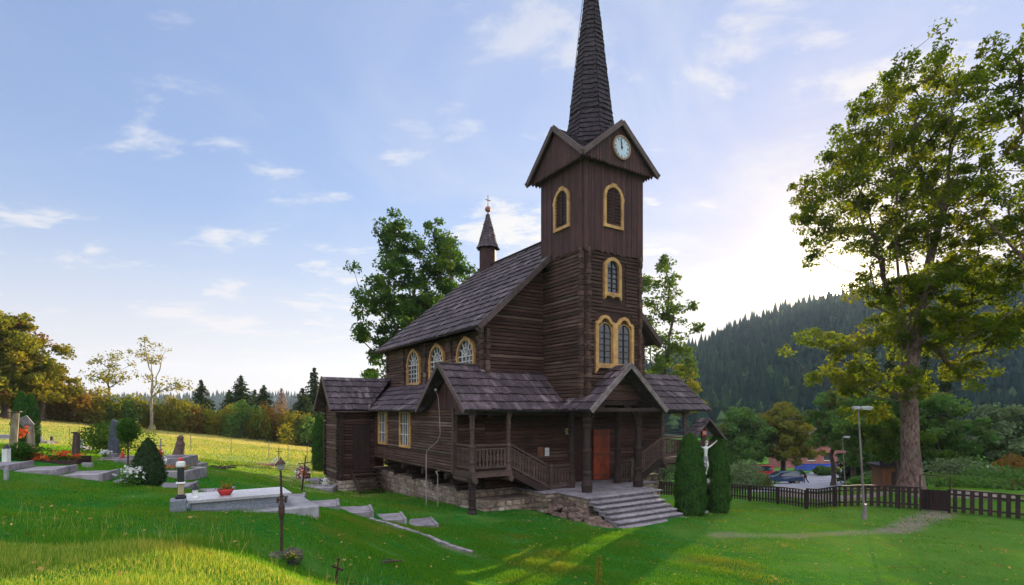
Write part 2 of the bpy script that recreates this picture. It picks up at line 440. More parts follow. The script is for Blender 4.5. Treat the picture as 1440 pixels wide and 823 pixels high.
# yellower grass on the right hand lawn and the meadow behind the graves
mead = t.math('MULTIPLY', t.smooth(sx.outputs[1], 17.0, 27.0), t.smooth(sx.outputs[0], -3.0, -9.0))
rl = t.math('MULTIPLY', t.smooth(sx.outputs[0], 3.0, 12.0), t.smooth(sx.outputs[1], 5.0, 15.0))
col = t.mix(t.math('MULTIPLY', mead, 0.8), col, t.mix(t.smooth(n1, 0.3, 0.7), (0.30, 0.32, 0.09, 1), (0.42, 0.38, 0.14, 1)))
col = t.mix(t.math('MULTIPLY', rl, t.math('ADD', 0.25, t.math('MULTIPLY', n4, 0.8))), col, (0.13, 0.25, 0.04, 1))
# bare soil flecks
soil = t.math('MULTIPLY', t.smooth(t.noise(ob, 1.1, 6, 0.65), 0.60, 0.72), 0.7)
col = t.mix(soil, col, (0.13, 0.085, 0.05, 1))
# trodden line from the gate across the lawn
def segmask(a, b, w_, amp):
    ax, ay = a; bx, by = b; L2 = (bx - ax) ** 2 + (by - ay) ** 2
    px_ = t.math('SUBTRACT', sx.outputs[0], ax); py_ = t.math('SUBTRACT', sx.outputs[1], ay)
    h = t.math('DIVIDE', t.math('ADD', t.math('MULTIPLY', px_, bx - ax), t.math('MULTIPLY', py_, by - ay)), L2, clamp=True)
    qx = t.math('SUBTRACT', px_, t.math('MULTIPLY', h, bx - ax)); qy = t.math('SUBTRACT', py_, t.math('MULTIPLY', h, by - ay))
    dd = t.math('SQRT', t.math('ADD', t.math('MULTIPLY', qx, qx), t.math('MULTIPLY', qy, qy)))
    dd = t.math('ADD', dd, t.math('MULTIPLY', t.math('SUBTRACT', n2, 0.5), w_ * 1.6))
    return t.math('MULTIPLY', t.smooth(dd, w_, w_ * 0.2), amp)
worn = t.math('MAXIMUM', segmask((16.6, 21.2), (13.0, 18.6), 0.75, 0.9), segmask((13.0, 18.6), (6.5, 17.2), 0.5, 0.55))
worn = t.math('MAXIMUM', worn, segmask((-3.6, 15.3), (-0.9, 14.0), 0.4, 0.7))
col = t.mix(worn, col, (0.30, 0.24, 0.20, 1))
col = t.vmath('SCALE', col, sc=t.math('ADD', 0.55, t.math('ADD', t.math('MULTIPLY', n3, 0.5), t.math('MULTIPLY', t.noise(ob, 2.6, 4, 0.6), 0.42))))
t.set(p.inputs['Base Color'], col); p.inputs['Roughness'].default_value = 1.0; p.inputs['Specular IOR Level'].default_value = 0.0
bmp = t.n('ShaderNodeBump'); bmp.inputs['Strength'].default_value = 0.8; bmp.inputs['Distance'].default_value = 0.12
t.set(bmp.inputs['Height'], t.math('ADD', n2, t.math('MULTIPLY', n3, 0.5))); t.t.links.new(bmp.outputs[0], p.inputs['Normal'])
M['lawn'] = m
gnd = np_mesh('ground', V, Fq, m, smooth=True); gnd['kind'] = 'structure'

# ------------------------------------------------------------------ road beyond the fence
def ribbon(name, pts, wid, mat_, lift=0.02, kind='structure', n=10, thick=0.0):
    vs = []; fs = []
    pts = [Vector(q) for q in pts]
    fine = []
    for a, b in zip(pts[:-1], pts[1:]):
        st = max(2, int((b - a).length / 1.5))
        for i in range(st): fine.append(a.lerp(b, i / st))
    fine.append(pts[-1]); k_ = 7
    for i, q in enumerate(fine):
        d = (fine[min(i + 1, len(fine) - 1)] - fine[max(i - 1, 0)]); d.z = 0; d.normalize(); nrm = Vector((-d.y, d.x, 0))
        for j in range(k_):
            a = q + nrm * wid * (j / (k_ - 1) - 0.5)
            vs.append((a.x, a.y, H(a.x, a.y) + lift))
    for i in range(len(fine) - 1):
        for j in range(k_ - 1):
            fs.append((i * k_ + j, i * k_ + j + 1, (i + 1) * k_ + j + 1, (i + 1) * k_ + j))
    mb = MB(); mb.add(vs, fs); o_ = mb.build(name, mat_, fixn=False)
    if kind: o_['kind'] = kind
    return o_
ribbon('road', [P(1110,0,40)[:2] + (0,), P(1125,0,52)[:2] + (0,), P(1145,0,66)[:2] + (0,), P(1185,0,84)[:2] + (0,), P(1330,0,96)[:2] + (0,), P(1700,0,105)[:2] + (0,)], 6.5, M['asphalt'], 0.05)
ribbon('footpath', [P(1440,0,23.5)[:2] + (0,), P(1300,0,24.6)[:2] + (0,), P(1190,0,27.5)[:2] + (0,), P(1120,0,33)[:2] + (0,), P(1110,0,40)[:2] + (0,)], 1.8, M['gravel'], 0.03)

# ------------------------------------------------------------------ stepped slab path
mb = MB(); A_ = Vector((-2.55, 17.45)); B_ = Vector((-13.6, 13.7)); NSL = 12
dv = (B_ - A_) / NSL; dl = dv.length; dn = dv.normalized(); pn = Vector((-dn.y, dn.x))
for i in range(NSL):
    c = A_ + dv * (i + 0.5); z = H(c.x, c.y) + 0.055
    a0 = c - dn * dl * 0.5; a1 = c + dn * dl * 0.47; wd = 0.58
    q = [a0 - pn * wd, a0 + pn * wd, a1 + pn * wd, a1 - pn * wd]
    mb.add([(k_.x, k_.y, z - 0.4) for k_ in q] + [(k_.x, k_.y, z + random.uniform(-.01, .01)) for k_ in q],
           [(3, 2, 1, 0), (4, 5, 6, 7), (0, 1, 5, 4), (1, 2, 6, 5), (2, 3, 7, 6), (3, 0, 4, 7)])
    e0 = a0 - dn * 0.085
    q = [e0 - pn * (wd + .04), e0 + pn * (wd + .04), a0 - dn * .005 + pn * (wd + .04), a0 - dn * .005 - pn * (wd + .04)]
    mb.add([(k_.x, k_.y, z - 0.45) for k_ in q] + [(k_.x, k_.y, z + 0.025) for k_ in q],
           [(3, 2, 1, 0), (4, 5, 6, 7), (0, 1, 5, 4), (1, 2, 6, 5), (2, 3, 7, 6), (3, 0, 4, 7)])
mb.build('stone_steps_path', M['slab'])['kind'] = 'structure'
mb = MB()
kp = [Vector(P(520, 730, 15.6)), Vector(P(560, 745, 15.2)), Vector(P(610, 762, 14.6)), Vector(P(664, 779, 14.1))]
for a, b in zip(kp[:-1], kp[1:]):
    st = 5
    for i in range(st):
        p0 = a.lerp(b, i / st); p1 = a.lerp(b, (i + 0.96) / st)
        mb.beam((p0.x, p0.y, H(p0.x, p0.y) + random.uniform(-.01, .02)), (p1.x, p1.y, H(p1.x, p1.y) + random.uniform(-.01, .02)), 0.12 + random.random() * .04, 0.12)
mb.build('kerb_strip', M['slab'])['kind'] = 'structure'

# ------------------------------------------------------------------ grass blades
def inchurch(x, y, pad=0.1):
    X_ = x - CO[0]; Y_ = y - CO[1]; u = CA * X_ + SA * Y_; v = -SA * X_ + CA * Y_
    a = (u > -3.75) & (u < 6.9) & (v > 1.45) & (v < 16)
    b = (u > -1.3) & (u < 3.2) & (v > -1.1) & (v < 2)
    c = (u > -0.75) & (u < 2.6) & (v > -2.75) & (v < 0)
    d = (u > -6.0) & (u < -3) & (v > 11.3) & (v < 14)
    return a | b | c | d
def blades(n, xr, yr, hr, wr, dens=None, lean=0.5):
    x = rng.uniform(xr[0], xr[1], n); y = rng.uniform(yr[0], yr[1], n)
    if dens is not None:
        kf = rng.random(n) < dens(x, y); x = x[kf]; y = y[kf]
    # keep inside the field of view plus a margin
    kf = (np.abs(x) < (y * 1.0 + 1.5)) & ~inchurch(x, y)
    # path slabs
    rx = x - A_.x; ry = y - A_.y; s_ = rx * dn.x + ry * dn.y; q_ = rx * pn.x + ry * pn.y
    kf &= ~((s_ > -0.1) & (s_ < dl * NSL) & (np.abs(q_) < 0.60))
    x = x[kf]; y = y[kf]; n = len(x); z = Hn(x, y)
    clump = 0.75 + 0.5 * np.sin(x * 2.3 + np.sin(y * 1.9) * 2) * np.sin(y * 2.9 + x)
    h = rng.uniform(hr[0], hr[1], n) * clump; wd = rng.uniform(wr[0], wr[1], n) * (0.6 + 0.04 * y)
    a = rng.uniform(0, 2 * np.pi, n); la = rng.uniform(0, 2 * np.pi, n); ll = h * rng.uniform(0.1, 1, n) * lean
    ca, sa = np.cos(a) * wd / 2, np.sin(a) * wd / 2
    v0 = np.stack([x - ca, y - sa, z - 0.01], -1); v1 = np.stack([x + ca, y + sa, z - 0.01], -1)
    v2 = np.stack([x + np.cos(la) * ll, y + np.sin(la) * ll, z + h], -1)
    V_ = np.stack([v0, v1, v2], 1).reshape(-1, 3); F2 = np.arange(n * 3).reshape(n, 3)
    return V_, F2, rng.random(n)
def multi(name, parts, mat_):
    Vs = []; Fs = []; Rs = []; b = 0
    for v_, f_, r_ in parts:
        Vs.append(v_); Fs.append(f_ + b); Rs.append(r_); b += len(v_)
    o_ = np_mesh(name, np.concatenate(Vs), np.concatenate(Fs), mat_, rnd=np.concatenate(Rs)); return o_
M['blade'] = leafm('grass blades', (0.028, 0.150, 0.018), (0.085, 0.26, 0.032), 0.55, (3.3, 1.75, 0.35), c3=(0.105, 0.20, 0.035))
M['blade_dry'] = leafm('long dry grass', (0.38, 0.37, 0.09), (0.58, 0.50, 0.20), 0.5, (1.4, 1.15, 0.7))
near = blades(95000, (-8, 1.5), (3.5, 7.6), (0.045, 0.12), (0.006, 0.012), lambda x, y: np.clip(1.2 - (y - 5) * 0.15, 0.5, 1))
midl = blades(150000, (-13, 3), (7.3, 17), (0.035, 0.085), (0.010, 0.020), lambda x, y: np.clip(1.3 - y * 0.04, 0.3, 1))
midr = blades(170000, (-1, 17), (9.5, 20), (0.018, 0.055), (0.010, 0.022), lambda x, y: np.clip(1.5 - y * 0.05, 0.3, 1) * np.clip(1.25 - x * .075, .45, 1), 0.7)
strk = blades(200000, (-6, 7), (9, 18.5), (0.040, 0.09), (0.010, 0.02), lambda x, y: np.clip(1.25 - np.hypot((x - .2) / 5.5, (y - 13) / 5.0) ** 1.5, 0, 1) * .9, 0.4)
stalk = blades(1300, (-8, 0), (3.8, 9), (0.14, 0.30), (0.004, 0.007), None, 0.6)
farm = blades(80000, (-45, -6), (28, 60), (0.05, 0.13), (0.010, 0.024), None, 0.8)
farl = blades(70000, (-24, -2), (16, 30), (0.04, 0.11), (0.014, 0.03), None, 0.8)
farr = blades(35000, (2, 24), (19, 30), (0.03, 0.07), (0.014, 0.03), None, 0.8)
tag(multi('grass', [near, midl, midr, strk, farl, farr, farm], M['blade']), 'short green grass covering the churchyard', 'grass', kind='stuff')
dry = blades(78000, (-8, -1.2), (3.8, 6.9), (0.04, 0.11), (0.006, 0.012), lambda x, y: ((y < 6.7 - 0.1 * np.abs(x + 5)) & (x < -1.0 - (y - 5) * 0.4)) * 1.0)  # blades of the sunlit bank patch
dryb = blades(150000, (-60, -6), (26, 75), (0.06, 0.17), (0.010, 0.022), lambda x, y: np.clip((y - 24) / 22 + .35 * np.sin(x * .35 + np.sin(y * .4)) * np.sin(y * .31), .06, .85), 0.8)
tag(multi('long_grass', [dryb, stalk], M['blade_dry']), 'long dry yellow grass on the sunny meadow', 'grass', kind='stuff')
M['blade_lit'] = leafm('sunlit bank grass', (0.20, 0.36, 0.05), (0.50, 0.54, 0.13), 0.5, (1.6, 1.15, 0.5), c3=(0.42, 0.46, 0.09))  # bank sunlight painted into the blades, brighter than the churchyard grass
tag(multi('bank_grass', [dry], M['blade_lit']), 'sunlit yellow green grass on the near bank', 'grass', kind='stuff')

nl = 2600; x = np.concatenate([rng.uniform(0, 22, nl), rng.uniform(-9, 2, 500)]); y = np.concatenate([rng.uniform(9, 27, nl), rng.uniform(5, 16, 500)])
kf = ~inchurch(x, y, .3); x = x[kf]; y = y[kf]; z = Hn(x, y) + .03; n_ = len(x); a_ = rng.uniform(0, 6.28, n_); s_ = rng.uniform(.02, .045, n_)
ux = np.stack([np.cos(a_) * s_, np.sin(a_) * s_, rng.normal(size=n_) * .012], -1); vx = np.stack([-np.sin(a_) * s_, np.cos(a_) * s_, rng.normal(size=n_) * .012], -1); Pn = np.stack([x, y, z], -1)
tag(np_mesh('fallen_leaves', np.stack([Pn - ux, Pn - vx * .7, Pn + ux, Pn + vx * .7], 1).reshape(-1, 3), np.arange(n_ * 4).reshape(n_, 4), leafm('fallen leaves', (.22, .13, .04), (.42, .30, .08), .2)), 'scattered fallen yellow leaves on the lawn', 'leaves', kind='stuff')
# ------------------------------------------------------------------ church
ZB = 3.9
church = thing('wooden_church', (CO[0], CO[1], -ZB), 'dark brown timber church with a tall pointed clock tower and shingled roofs', 'church', R(33.06))
OFF = (0, 0, ZB)
def cm(): return MB(OFF)
def front(v0): return lambda s, z, o: (s, v0 - o, z)          # wall facing the viewer's right (door side)
def left(u0): return lambda s, z, o: (u0 - o, s, z)           # wall facing left (long side)
def right(u0): return lambda s, z, o: (u0 + o, s, z)
def back(v0): return lambda s, z, o: (s, v0 + o, z)
def span(poly, z):
    xs = []
    n = len(poly)
    for i in range(n):
        (a, za), (b, zb) = poly[i], poly[(i + 1) % n]
        if (za - z) * (zb - z) <= 0 and abs(za - zb) > 1e-9:
            xs.append(a + (b - a) * (z - za) / (zb - za))
    return (min(xs), max(xs)) if len(xs) >= 2 else None
def logs(mb, mp, poly, holes=(), h=0.145, dep=0.042, back_=0.16):
    """courses of squared logs over a convex wall outline"""
    z0 = min(q[1] for q in poly); z1 = max(q[1] for q in poly)
    mb.prism(poly, mp, -back_, 0.0, 0.1)
    z = z0; 
    while z < z1 - 0.02:
        hh = min(h * random.uniform(0.88, 1.12), z1 - z)
        za, zb = z + 0.008, z + hh - 0.008
        A = span(poly, za + 1e-4); B = span(poly, min(zb, z1 - 1e-3))
        if A and B:
            segs = [(A[0], A[1], B[0], B[1])]
            for (h0, h1, hz0, hz1) in holes:
                if zb > hz0 and za < hz1:
                    ns = []
                    for a0, a1, b0, b1 in segs:
                        if h0 <= a0 and h1 >= a1: continue
                        if h1 <= a0 or h0 >= a1: ns.append((a0, a1, b0, b1)); continue
                        if h0 > a0: ns.append((a0, h0, b0, h0))
                        if h1 < a1: ns.append((h1, a1, h1, b1))
                    segs = ns
            d = dep * random.uniform(0.7, 1.25)
            for a0, a1, b0, b1 in segs:
                if a1 - a0 < 0.02: continue
                nseg = max(1, int((a1 - a0) / 3.0)); rv = random.random(); jz = random.uniform(-.006, .006)
                c = 0.028
                q = [(za, 0, a0, a1), (za + c, d, a0, a1), (zb - c, d, b0, b1), (zb, 0, b0, b1)]
                vs = []
                for (zz, oo, l, r_) in q: vs += [mp(l, zz, oo), mp(r_, zz, oo)]
                mb.add(vs, [(0, 1, 3, 2), (2, 3, 5, 4), (4, 5, 7, 6), (0, 2, 4, 6), (1, 7, 5, 3)], rv)
        z += hh
def boards(mb, mp, poly, wd=0.17, dep=0.03, rag=0.0, back_=0.1, point=0.0):
    """vertical boards over a convex outline"""
    s0 = min(q[0] for q in poly); s1 = max(q[0] for q in poly)
    if back_: mb.prism(poly, mp, -back_, 0.0, 0.1)
    sw = [(q[1], q[0]) for q in poly]; s = s0
    while s < s1 - 0.01:
        w2 = min(wd * random.uniform(0.85, 1.15), s1 - s); a, b = s + 0.006, s + w2 - 0.006
        A = span(sw, a + 1e-4); B = span(sw, max(min(b, s1 - 1e-4), a))
        if A and B:
            d = dep * random.uniform(0.6, 1.2); r1 = random.uniform(0, rag)
            bot = [(a, A[0] - r1), ((a + b) / 2, (A[0] + B[0]) / 2 - r1 - point), (b, B[0] - r1)]
            pol = bot + [(b, B[1]), (a, A[1])]
            mb.prism(pol, mp, 0.0 if back_ else -0.02, d)
        s += w2
def shingles(mb, pts, ex=0.45, wd=(0.14, 0.24), th=0.03, lift=0.035, slab=0.07, mb_under=None):
    """pts: planar convex polygon (3D). rows of overlapping shingles up the slope"""
    P3 = [Vector(q) for q in pts]
    n = (P3[1] - P3[0]).cross(P3[2] - P3[1]).normalized()
    if n.z < 0: n = -n
    e = Vector((0, 0, 1)).cross(n)
    if e.length < 1e-4: e = Vector((1, 0, 0))
    e.normalize(); up = n.cross(e).normalized()
    if up.z < 0: up = -up
    o = P3[0]
    poly = [((q - o).dot(e), (q - o).dot(up)) for q in P3]
    W3 = lambda a, b, c: tuple(o + e * a + up * b + n * c)
    u = mb_under or mb
    u.prism(poly, lambda s, z, oo: W3(s, z, oo), -slab, 0.0, 0.15)
    s0 = min(q[1] for q in poly); s1 = max(q[1] for q in poly); row = 0
    s = s0
    while s < s1 - 0.02:
        t_ = min(s + ex + 0.03, s1 - 1e-3)
        A = span(poly, s + 1e-4); B = span(poly, t_)
        if A and B:
            x = A[0] - random.uniform(0, wd[0]) if A[0] <= B[0] else min(A[0], B[0])
            x = min(A[0], B[0]); xe = max(A[1], B[1])
            while x < xe - 1e-3:
                w2 = random.uniform(*wd); x1 = min(x + w2, xe)
                cl = lambda v, I: max(I[0], min(I[1], v))
                a0, a1, b0, b1 = cl(x + .004, A), cl(x1 - .004, A), cl(x + .004, B), cl(x1 - .004, B)
                if (a1 - a0) + (b1 - b0) > 0.01:
                    j = random.uniform(-0.04, 0.015); l2 = lift * random.uniform(0.7, 1.6) + (.02 if random.random() < .04 else 0)
                    mb.add([W3(a0, s + j, 0.004), W3(a1, s + j, 0.004), W3(a1, s + j, l2 + th), W3(a0, s + j, l2 + th),
                            W3(b0, t_, 0.004), W3(b1, t_, 0.004), W3(b1, t_, th * 0.6), W3(b0, t_, th * 0.6)],
                           [(0, 1, 2, 3), (3, 2, 6, 7), (0, 3, 7, 4), (1, 5, 6, 2)])
                x = x1
        s += ex; row += 1
def logends(mb, x, y, z0, z1, dirs, h=0.2, w_=0.15, ln=0.16):
    mb.cut()
    z = z0; k_ = 0
    while z < z1 - 0.1:
        dx_, dy_ = dirs[k_ % len(dirs)]; l2 = ln * random.uniform(0.75, 1.25)
        a = w_ / 2 * random.uniform(.85, 1.1)
        xs = sorted((x - a if dx_ == 0 else x, x + a if dx_ == 0 else x + dx_ * l2))
        ys = sorted((y - a if dy_ == 0 else y, y + a if dy_ == 0 else y + dy_ * l2))
        mb.box(xs[0], xs[1], ys[0], ys[1], z + 0.012, z + h - 0.012)
        z += h; k_ += 1
def arch(cx, z0, z1, w_, n=12, peak=0.0):
    r = w_ / 2; pts = [(cx - r, z0), (cx + r, z0)]; zc_ = z1 - r
    for i in range(n + 1):
        t_ = math.pi * i / n
        pts.append((cx + r * math.cos(t_), zc_ + r * math.sin(t_) + peak * math.sin(t_) ** 6))
    return pts
def window(mp, cx, z0, z1, w_, fr=0.11, style='lattice', parent=None, name='window', out=0.09, frmat='yellow', feet=False, shoulders=True):
    """arched or square window: frame, pane and bars"""
    sq = style == 'square'
    if sq:
        inner = [(cx - w_ / 2, z0), (cx + w_ / 2, z0), (cx + w_ / 2, z1), (cx - w_ / 2, z1)]
        outer = [(cx - w_ / 2 - fr, z0 - fr), (cx + w_ / 2 + fr, z0 - fr), (cx + w_ / 2 + fr, z1 + fr), (cx - w_ / 2 - fr, z1 + fr)]
    else:
        inner = arch(cx, z0, z1, w_); outer = arch(cx, z0 - fr, z1 + fr, w_ + 2 * fr)
    mb = cm(); mb.ring(outer, inner, mp, 0.0, out, 0.5)
    if not sq and shoulders:
        zs = z1 - w_ / 2
        for sg_ in (-1, 1):
            a = cx + sg_ * (w_ / 2 + fr * 0.75)
            mb.prism([(a - fr * .42, zs - .09), (a + fr * .42, zs - .09), (a + fr * .42, zs + .05), (a - fr * .42, zs + .05)], mp, out * 0.5, out + 0.012, 0.5)
        mb.prism([(cx - .10, z1 + fr * .2), (cx + .10, z1 + fr * .2), (cx + .13, z1 + fr + .035), (cx - .13, z1 + fr + .035)], mp, out * .5, out + 0.014, 0.5)
    if feet:
        for sg_ in (-1, 1):
            a = cx + sg_ * (w_ / 2 + fr * .5)
            mb.prism([(a - fr * .5, z0 - fr), (a + fr * .5, z0 - fr), (a + sg_ * fr * .5, z0 - fr - .16)], mp, 0.01, out - .004, 0.5)
        mb.prism([(cx - .13, z0 - fr + .002), (cx + .13, z0 - fr + .002), (cx, z0 - fr - .07)], mp, 0.01, out - .004, 0.5)
    f = mb.build(name, M[frmat], parent or church)
    g = cm(); g.prism(inner, mp, -0.02, 0.022, 0.5); g.build('pane', M['glass_dark' if style == 'louvre' else 'glass'], f)
    b = cm(); r = w_ / 2; zc_ = z1 - r; bw = 0.018
    def bar(a, c, wd=bw):
        a = Vector(mp(a[0], a[1], 0.045)); c = Vector(mp(c[0], c[1], 0.045)); nn = Vector(mp(0, 0, 1)) - Vector(mp(0, 0, 0))
        b.beam(a, c, wd * 2, 0.03, nn)
    if style == 'lattice':
        for q in (-0.5, 0, 0.5): bar((cx + q * w_ * .5 * 1.0, z0), (cx + q * w_ * .5, zc_ + r * 0.25))
        nz = 4
        for i in range(1, nz): bar((cx - r, z0 + (zc_ - z0) * i / nz), (cx + r, z0 + (zc_ - z0) * i / nz))
        bar((cx - r, zc_), (cx + r, zc_), .026)
        for a in range(1, 6):
            t_ = math.pi * a / 6; bar((cx, zc_), (cx + r * math.cos(t_), zc_ + r * math.sin(t_)))
        prev = None
        for a in range(13):
            t_ = math.pi * a / 12; q = (cx + r * .55 * math.cos(t_), zc_ + r * .55 * math.sin(t_))
            if prev: bar(prev, q)
            prev = q
        b.build('glazing_bars', M['white_bar'], f)
    elif sq:
        for i in range(1, 4): bar((cx - r + w_ * i / 4, z0), (cx - r + w_ * i / 4, z1))
        for i in range(1, 3): bar((cx - r, z0 + (z1 - z0) * i / 3), (cx + r, z0 + (z1 - z0) * i / 3))
        b.build('glazing_bars', M['white_bar'], f)
    elif style == 'louvre':
        n = int((z1 - z0) / 0.13)
        for i in range(n):
            z = z0 + 0.06 + i * 0.13
            if z > z1 - 0.08: break
            hw = r if z < zc_ else math.sqrt(max(0.0, r * r - (z - zc_) ** 2))
            p0, p1 = Vector(mp(cx - hw, z, 0.035)), Vector(mp(cx + hw, z, 0.035))
            nn = Vector(mp(0, 0, 1)) - Vector(mp(0, 0, 0))
            b.beam(p0, p1, 0.02, 0.09, (nn + Vector((0, 0, -0.9))).normalized())
        b.beam(Vector(mp(cx, z0, 0.06)), Vector(mp(cx, z1, 0.06)), 0.05, 0.03, Vector(mp(0, 0, 1)) - Vector(mp(0, 0, 0)))
        b.build('louvres', M['dark_wood'], f)
    else:
        for i in range(1, 6): bar((cx - r * .96, z0 + (z1 - z0) * i / 6.5), (cx + r * .96, z0 + (z1 - z0) * i / 6.5), .012)
        bar((cx, z0), (cx, z1), .012)
        b.build('glazing_bars', M['dark_wood'], f)
    return f

CU = 1.55                                # axis of the church
TU0, TU1, TV0, TV1 = 0.0, 2.95, 0.0, 2.6 # tower plan
TUC, TVC = (TU0 + TU1) / 2, 1.3
NU0, NU1, NV0, NV1 = -2.83, 5.95, 2.6, 13.2
AU0, AU1 = -4.16, 7.3                    # aisles
FL = -3.09                               # porch floor
# --- tower
mb = cm()
dbl = (0.25, 1.95, 1.45, 3.75)
logs(mb, front(TV0), [(TU0, 0.35), (TU1, 0.35), (TU1, 6.14), (TU0, 6.14)], [(0.95 - .1, 2.0 + .1, 4.2, 5.75), (0.52, 2.42, 1.55, 3.7)])
tower = mb.build('tower', M['log_front'], church)
mb = cm()
logs(mb, left(TU0), [(TV0 + .17, 0.35), (TV1, 0.35), (TV1, 6.14), (TV0 + .17, 6.14)])
mb.cut(); logs(mb, right(TU1), [(TV0 + .17, 0.35), (TV1, 0.35), (TV1, 6.14), (TV0 + .17, 6.14)])
mb.build('side_logs', M['log_side'], tower)
mb = cm()
for (x, y, ds) in ((TU0 + .02, TV0 + .10, [(-1, 0)]), (TU0 + .12, TV0, [(0, -1)]), (TU1 - .02, TV0 + .10, [(1, 0)]), (TU1 - .12, TV0, [(0, -1)])):
    logends(mb, x, y, 0.4, 6.1, ds, h=0.205)
mb.build('corner_log_ends', M['log_side'], tower)
# belfry clad in upright boards, slightly jettied
mb = cm(); BZ = 6.1
boards(mb, front(TV0 - .06), [(TU0 - .06, BZ), (TU1 + .06, BZ), (TU1 + .06, 9.75), (TU0 - .06, 9.75)], 0.16, 0.03, 0.10, 0.1)
mb.cut(); boards(mb, left(TU0 - .06), [(TV0 - .06 + .1, BZ), (TV1 + .06, BZ), (TV1 + .06, 9.75), (TV0 - .06 + .1, 9.75)], 0.16, 0.03, 0.10, 0.1)
mb.cut(); boards(mb, right(TU1 + .06), [(TV0 - .06 + .1, BZ), (TV1 + .06, BZ), (TV1 + .06, 9.75), (TV0 - .06 + .1, 9.75)], 0.16, 0.03, 0.10, 0.1)
mb.cut(); boards(mb, back(TV1 + .06), [(TU0, BZ), (TU1, BZ), (TU1, 9.75), (TU0, 9.75)], 0.16, 0.03, 0.10, 0.1)
belfry = mb.build('belfry_cladding', M['board'], tower)
def su(px, v):   # position along a front wall seen at a picture column
    t_ = (px - 720) / F_; x0 = CO[0] - SA * v; y0 = CO[1] + CA * v
    return (y0 * t_ - x0) / (CA - SA * t_)
def sv(px, u):
    t_ = (px - 720) / F_; x0 = CO[0] + CA * u; y0 = CO[1] + SA * u
    return (x0 - y0 * t_) / (SA + CA * t_)
def zz(py, u, v): return (577 - py) / F_ * (CO[1] + SA * u + CA * v)
window(front(TV0 - .06), 1.36, 7.15, 8.60, 0.78, 0.12, 'louvre', church, out=0.11)
window(left(TU0 - .06), 1.22, 7.20, 8.60, 0.74, 0.12, 'louvre', church, out=0.11)
window(front(TV0 + .0), 1.36, 4.55, 5.78, 0.62, 0.14, 'leaded', church, out=0.13, feet=True, shoulders=False)
# paired window with ogee heads
mp = front(TV0)
for k_, cx in enumerate((0.98, 1.98)):
    window(mp, cx, 1.80, 3.35, 0.66, 0.02, 'leaded', church, out=0.085, shoulders=False)
mb = cm()
def ogee(cx, w_, z0, zt):
    pts = [(-.5, 0), (-.5, .62), (-.42, .70), (-.33, .72), (-.26, .84), (-.16, .95), (0, 1.0), (.16, .95), (.26, .84), (.33, .72), (.42, .70), (.5, .62), (.5, 0)]
    return [(cx + a * w_, z0 + (zt - z0) * b) for a, b in pts]
for cx in (0.98, 1.98):
    o_ = ogee(cx, 1.0, 2.8, 3.66); i_ = [(cx + (a - cx) * .74, 2.8 + (b - 2.8) * .86) for a, b in o_]
    i_[0] = (cx - .37, 2.8); i_[-1] = (cx + .37, 2.8)
    n = len(o_)
    for a in range(n - 1):
        mb.prism([o_[a], o_[a + 1], i_[a + 1], i_[a]], mp, 0.0, 0.12, .5)
for a, b in ((0.48, 0.62), (1.36, 1.60), (2.34, 2.48)):
    mb.prism([(a, 1.62), (b, 1.62), (b, 2.81), (a, 2.81)], mp, 0.0, 0.118, .5)
mb.prism([(.62, 1.62), (1.36, 1.62), (1.36, 1.80), (.62, 1.80)], mp, 0.0, 0.116, .5)
mb.prism([(1.60, 1.62), (2.34, 1.62), (2.34, 1.80), (1.60, 1.80)], mp, 0.0, 0.116, .5)
for a, b, c in ((0.48, 0.66, 0.48), (2.30, 2.48, 2.48)): mb.prism([(a, 1.62), (b, 1.62), (c, 1.40)], mp, 0.0, 0.114, .5)
mb.build('window_surround', M['yellow'], church)

# --- tower roof: four gables and a spire
EZ = 9.45; PK = 11.05; OV = 0.45
gx0, gx1, gy0, gy1 = TU0 - OV, TU1 + OV, TV0 - OV, TV1 + OV
cx, cy = TUC, TVC
mb = cm(); cc = [(gx0, gy0), (gx1, gy0), (gx1, gy1), (gx0, gy1)]; mids = [(cx, gy0), (gx1, cy), (cx, gy1), (gx0, cy)]
for i in range(4):
    m0 = mids[i]; ca_, cb_ = cc[i], cc[(i + 1) % 4]
    for c_ in (ca_, cb_):
        shingles(mb, [(c_[0], c_[1], EZ), (m0[0], m0[1], PK), (cx, cy, PK)], 0.30, (0.12, 0.2), 0.025, 0.025, 0.06)
troof = mb.build('tower_roof', M['shingle_dark'], church)
mb = cm()
for i in range(4):
    m0 = mids[i]; mb.cut()
    for c_ in (cc[i], cc[(i + 1) % 4]):
        n_ = Vector((m0[0] - cx, m0[1] - cy, 0)).normalized() * 0.05
        d_ = (Vector((c_[0], c_[1], EZ)) - Vector((m0[0], m0[1], PK))).normalized() * 0.10
        mb.beam(Vector((m0[0], m0[1], PK - .02)) + n_, Vector((c_[0], c_[1], EZ - .02)) + n_ + d_, 0.07, 0.20, (0, 0, 1))
mb.build('barge_board', M['barge'], troof)
mb = cm()
for mpf, a, b, c_ in ((front(gy0 + .12), gx0, gx1, cx), (left(gx0 + .12), gy0, gy1, cy), (right(gx1 - .12), gy0, gy1, cy), (back(gy1 - .12), gx0, gx1, cx)):
    mb.cut(); boards(mb, mpf, [(a + .1, EZ - .02), (b - .1, EZ - .02), (c_, PK - .12)], 0.15, 0.03, 0.03, 0.03, point=0.10)
mb.cut(); mb.prism([(gx0 + .1, gy0 + .1), (gx1 - .1, gy0 + .1), (gx1 - .1, gy1 - .1), (gx0 + .1, gy1 - .1)], lambda s, z, o: (s, z, o), EZ - .02, EZ + .05, .2)
mb.build('gable_boards', M['board'], troof)
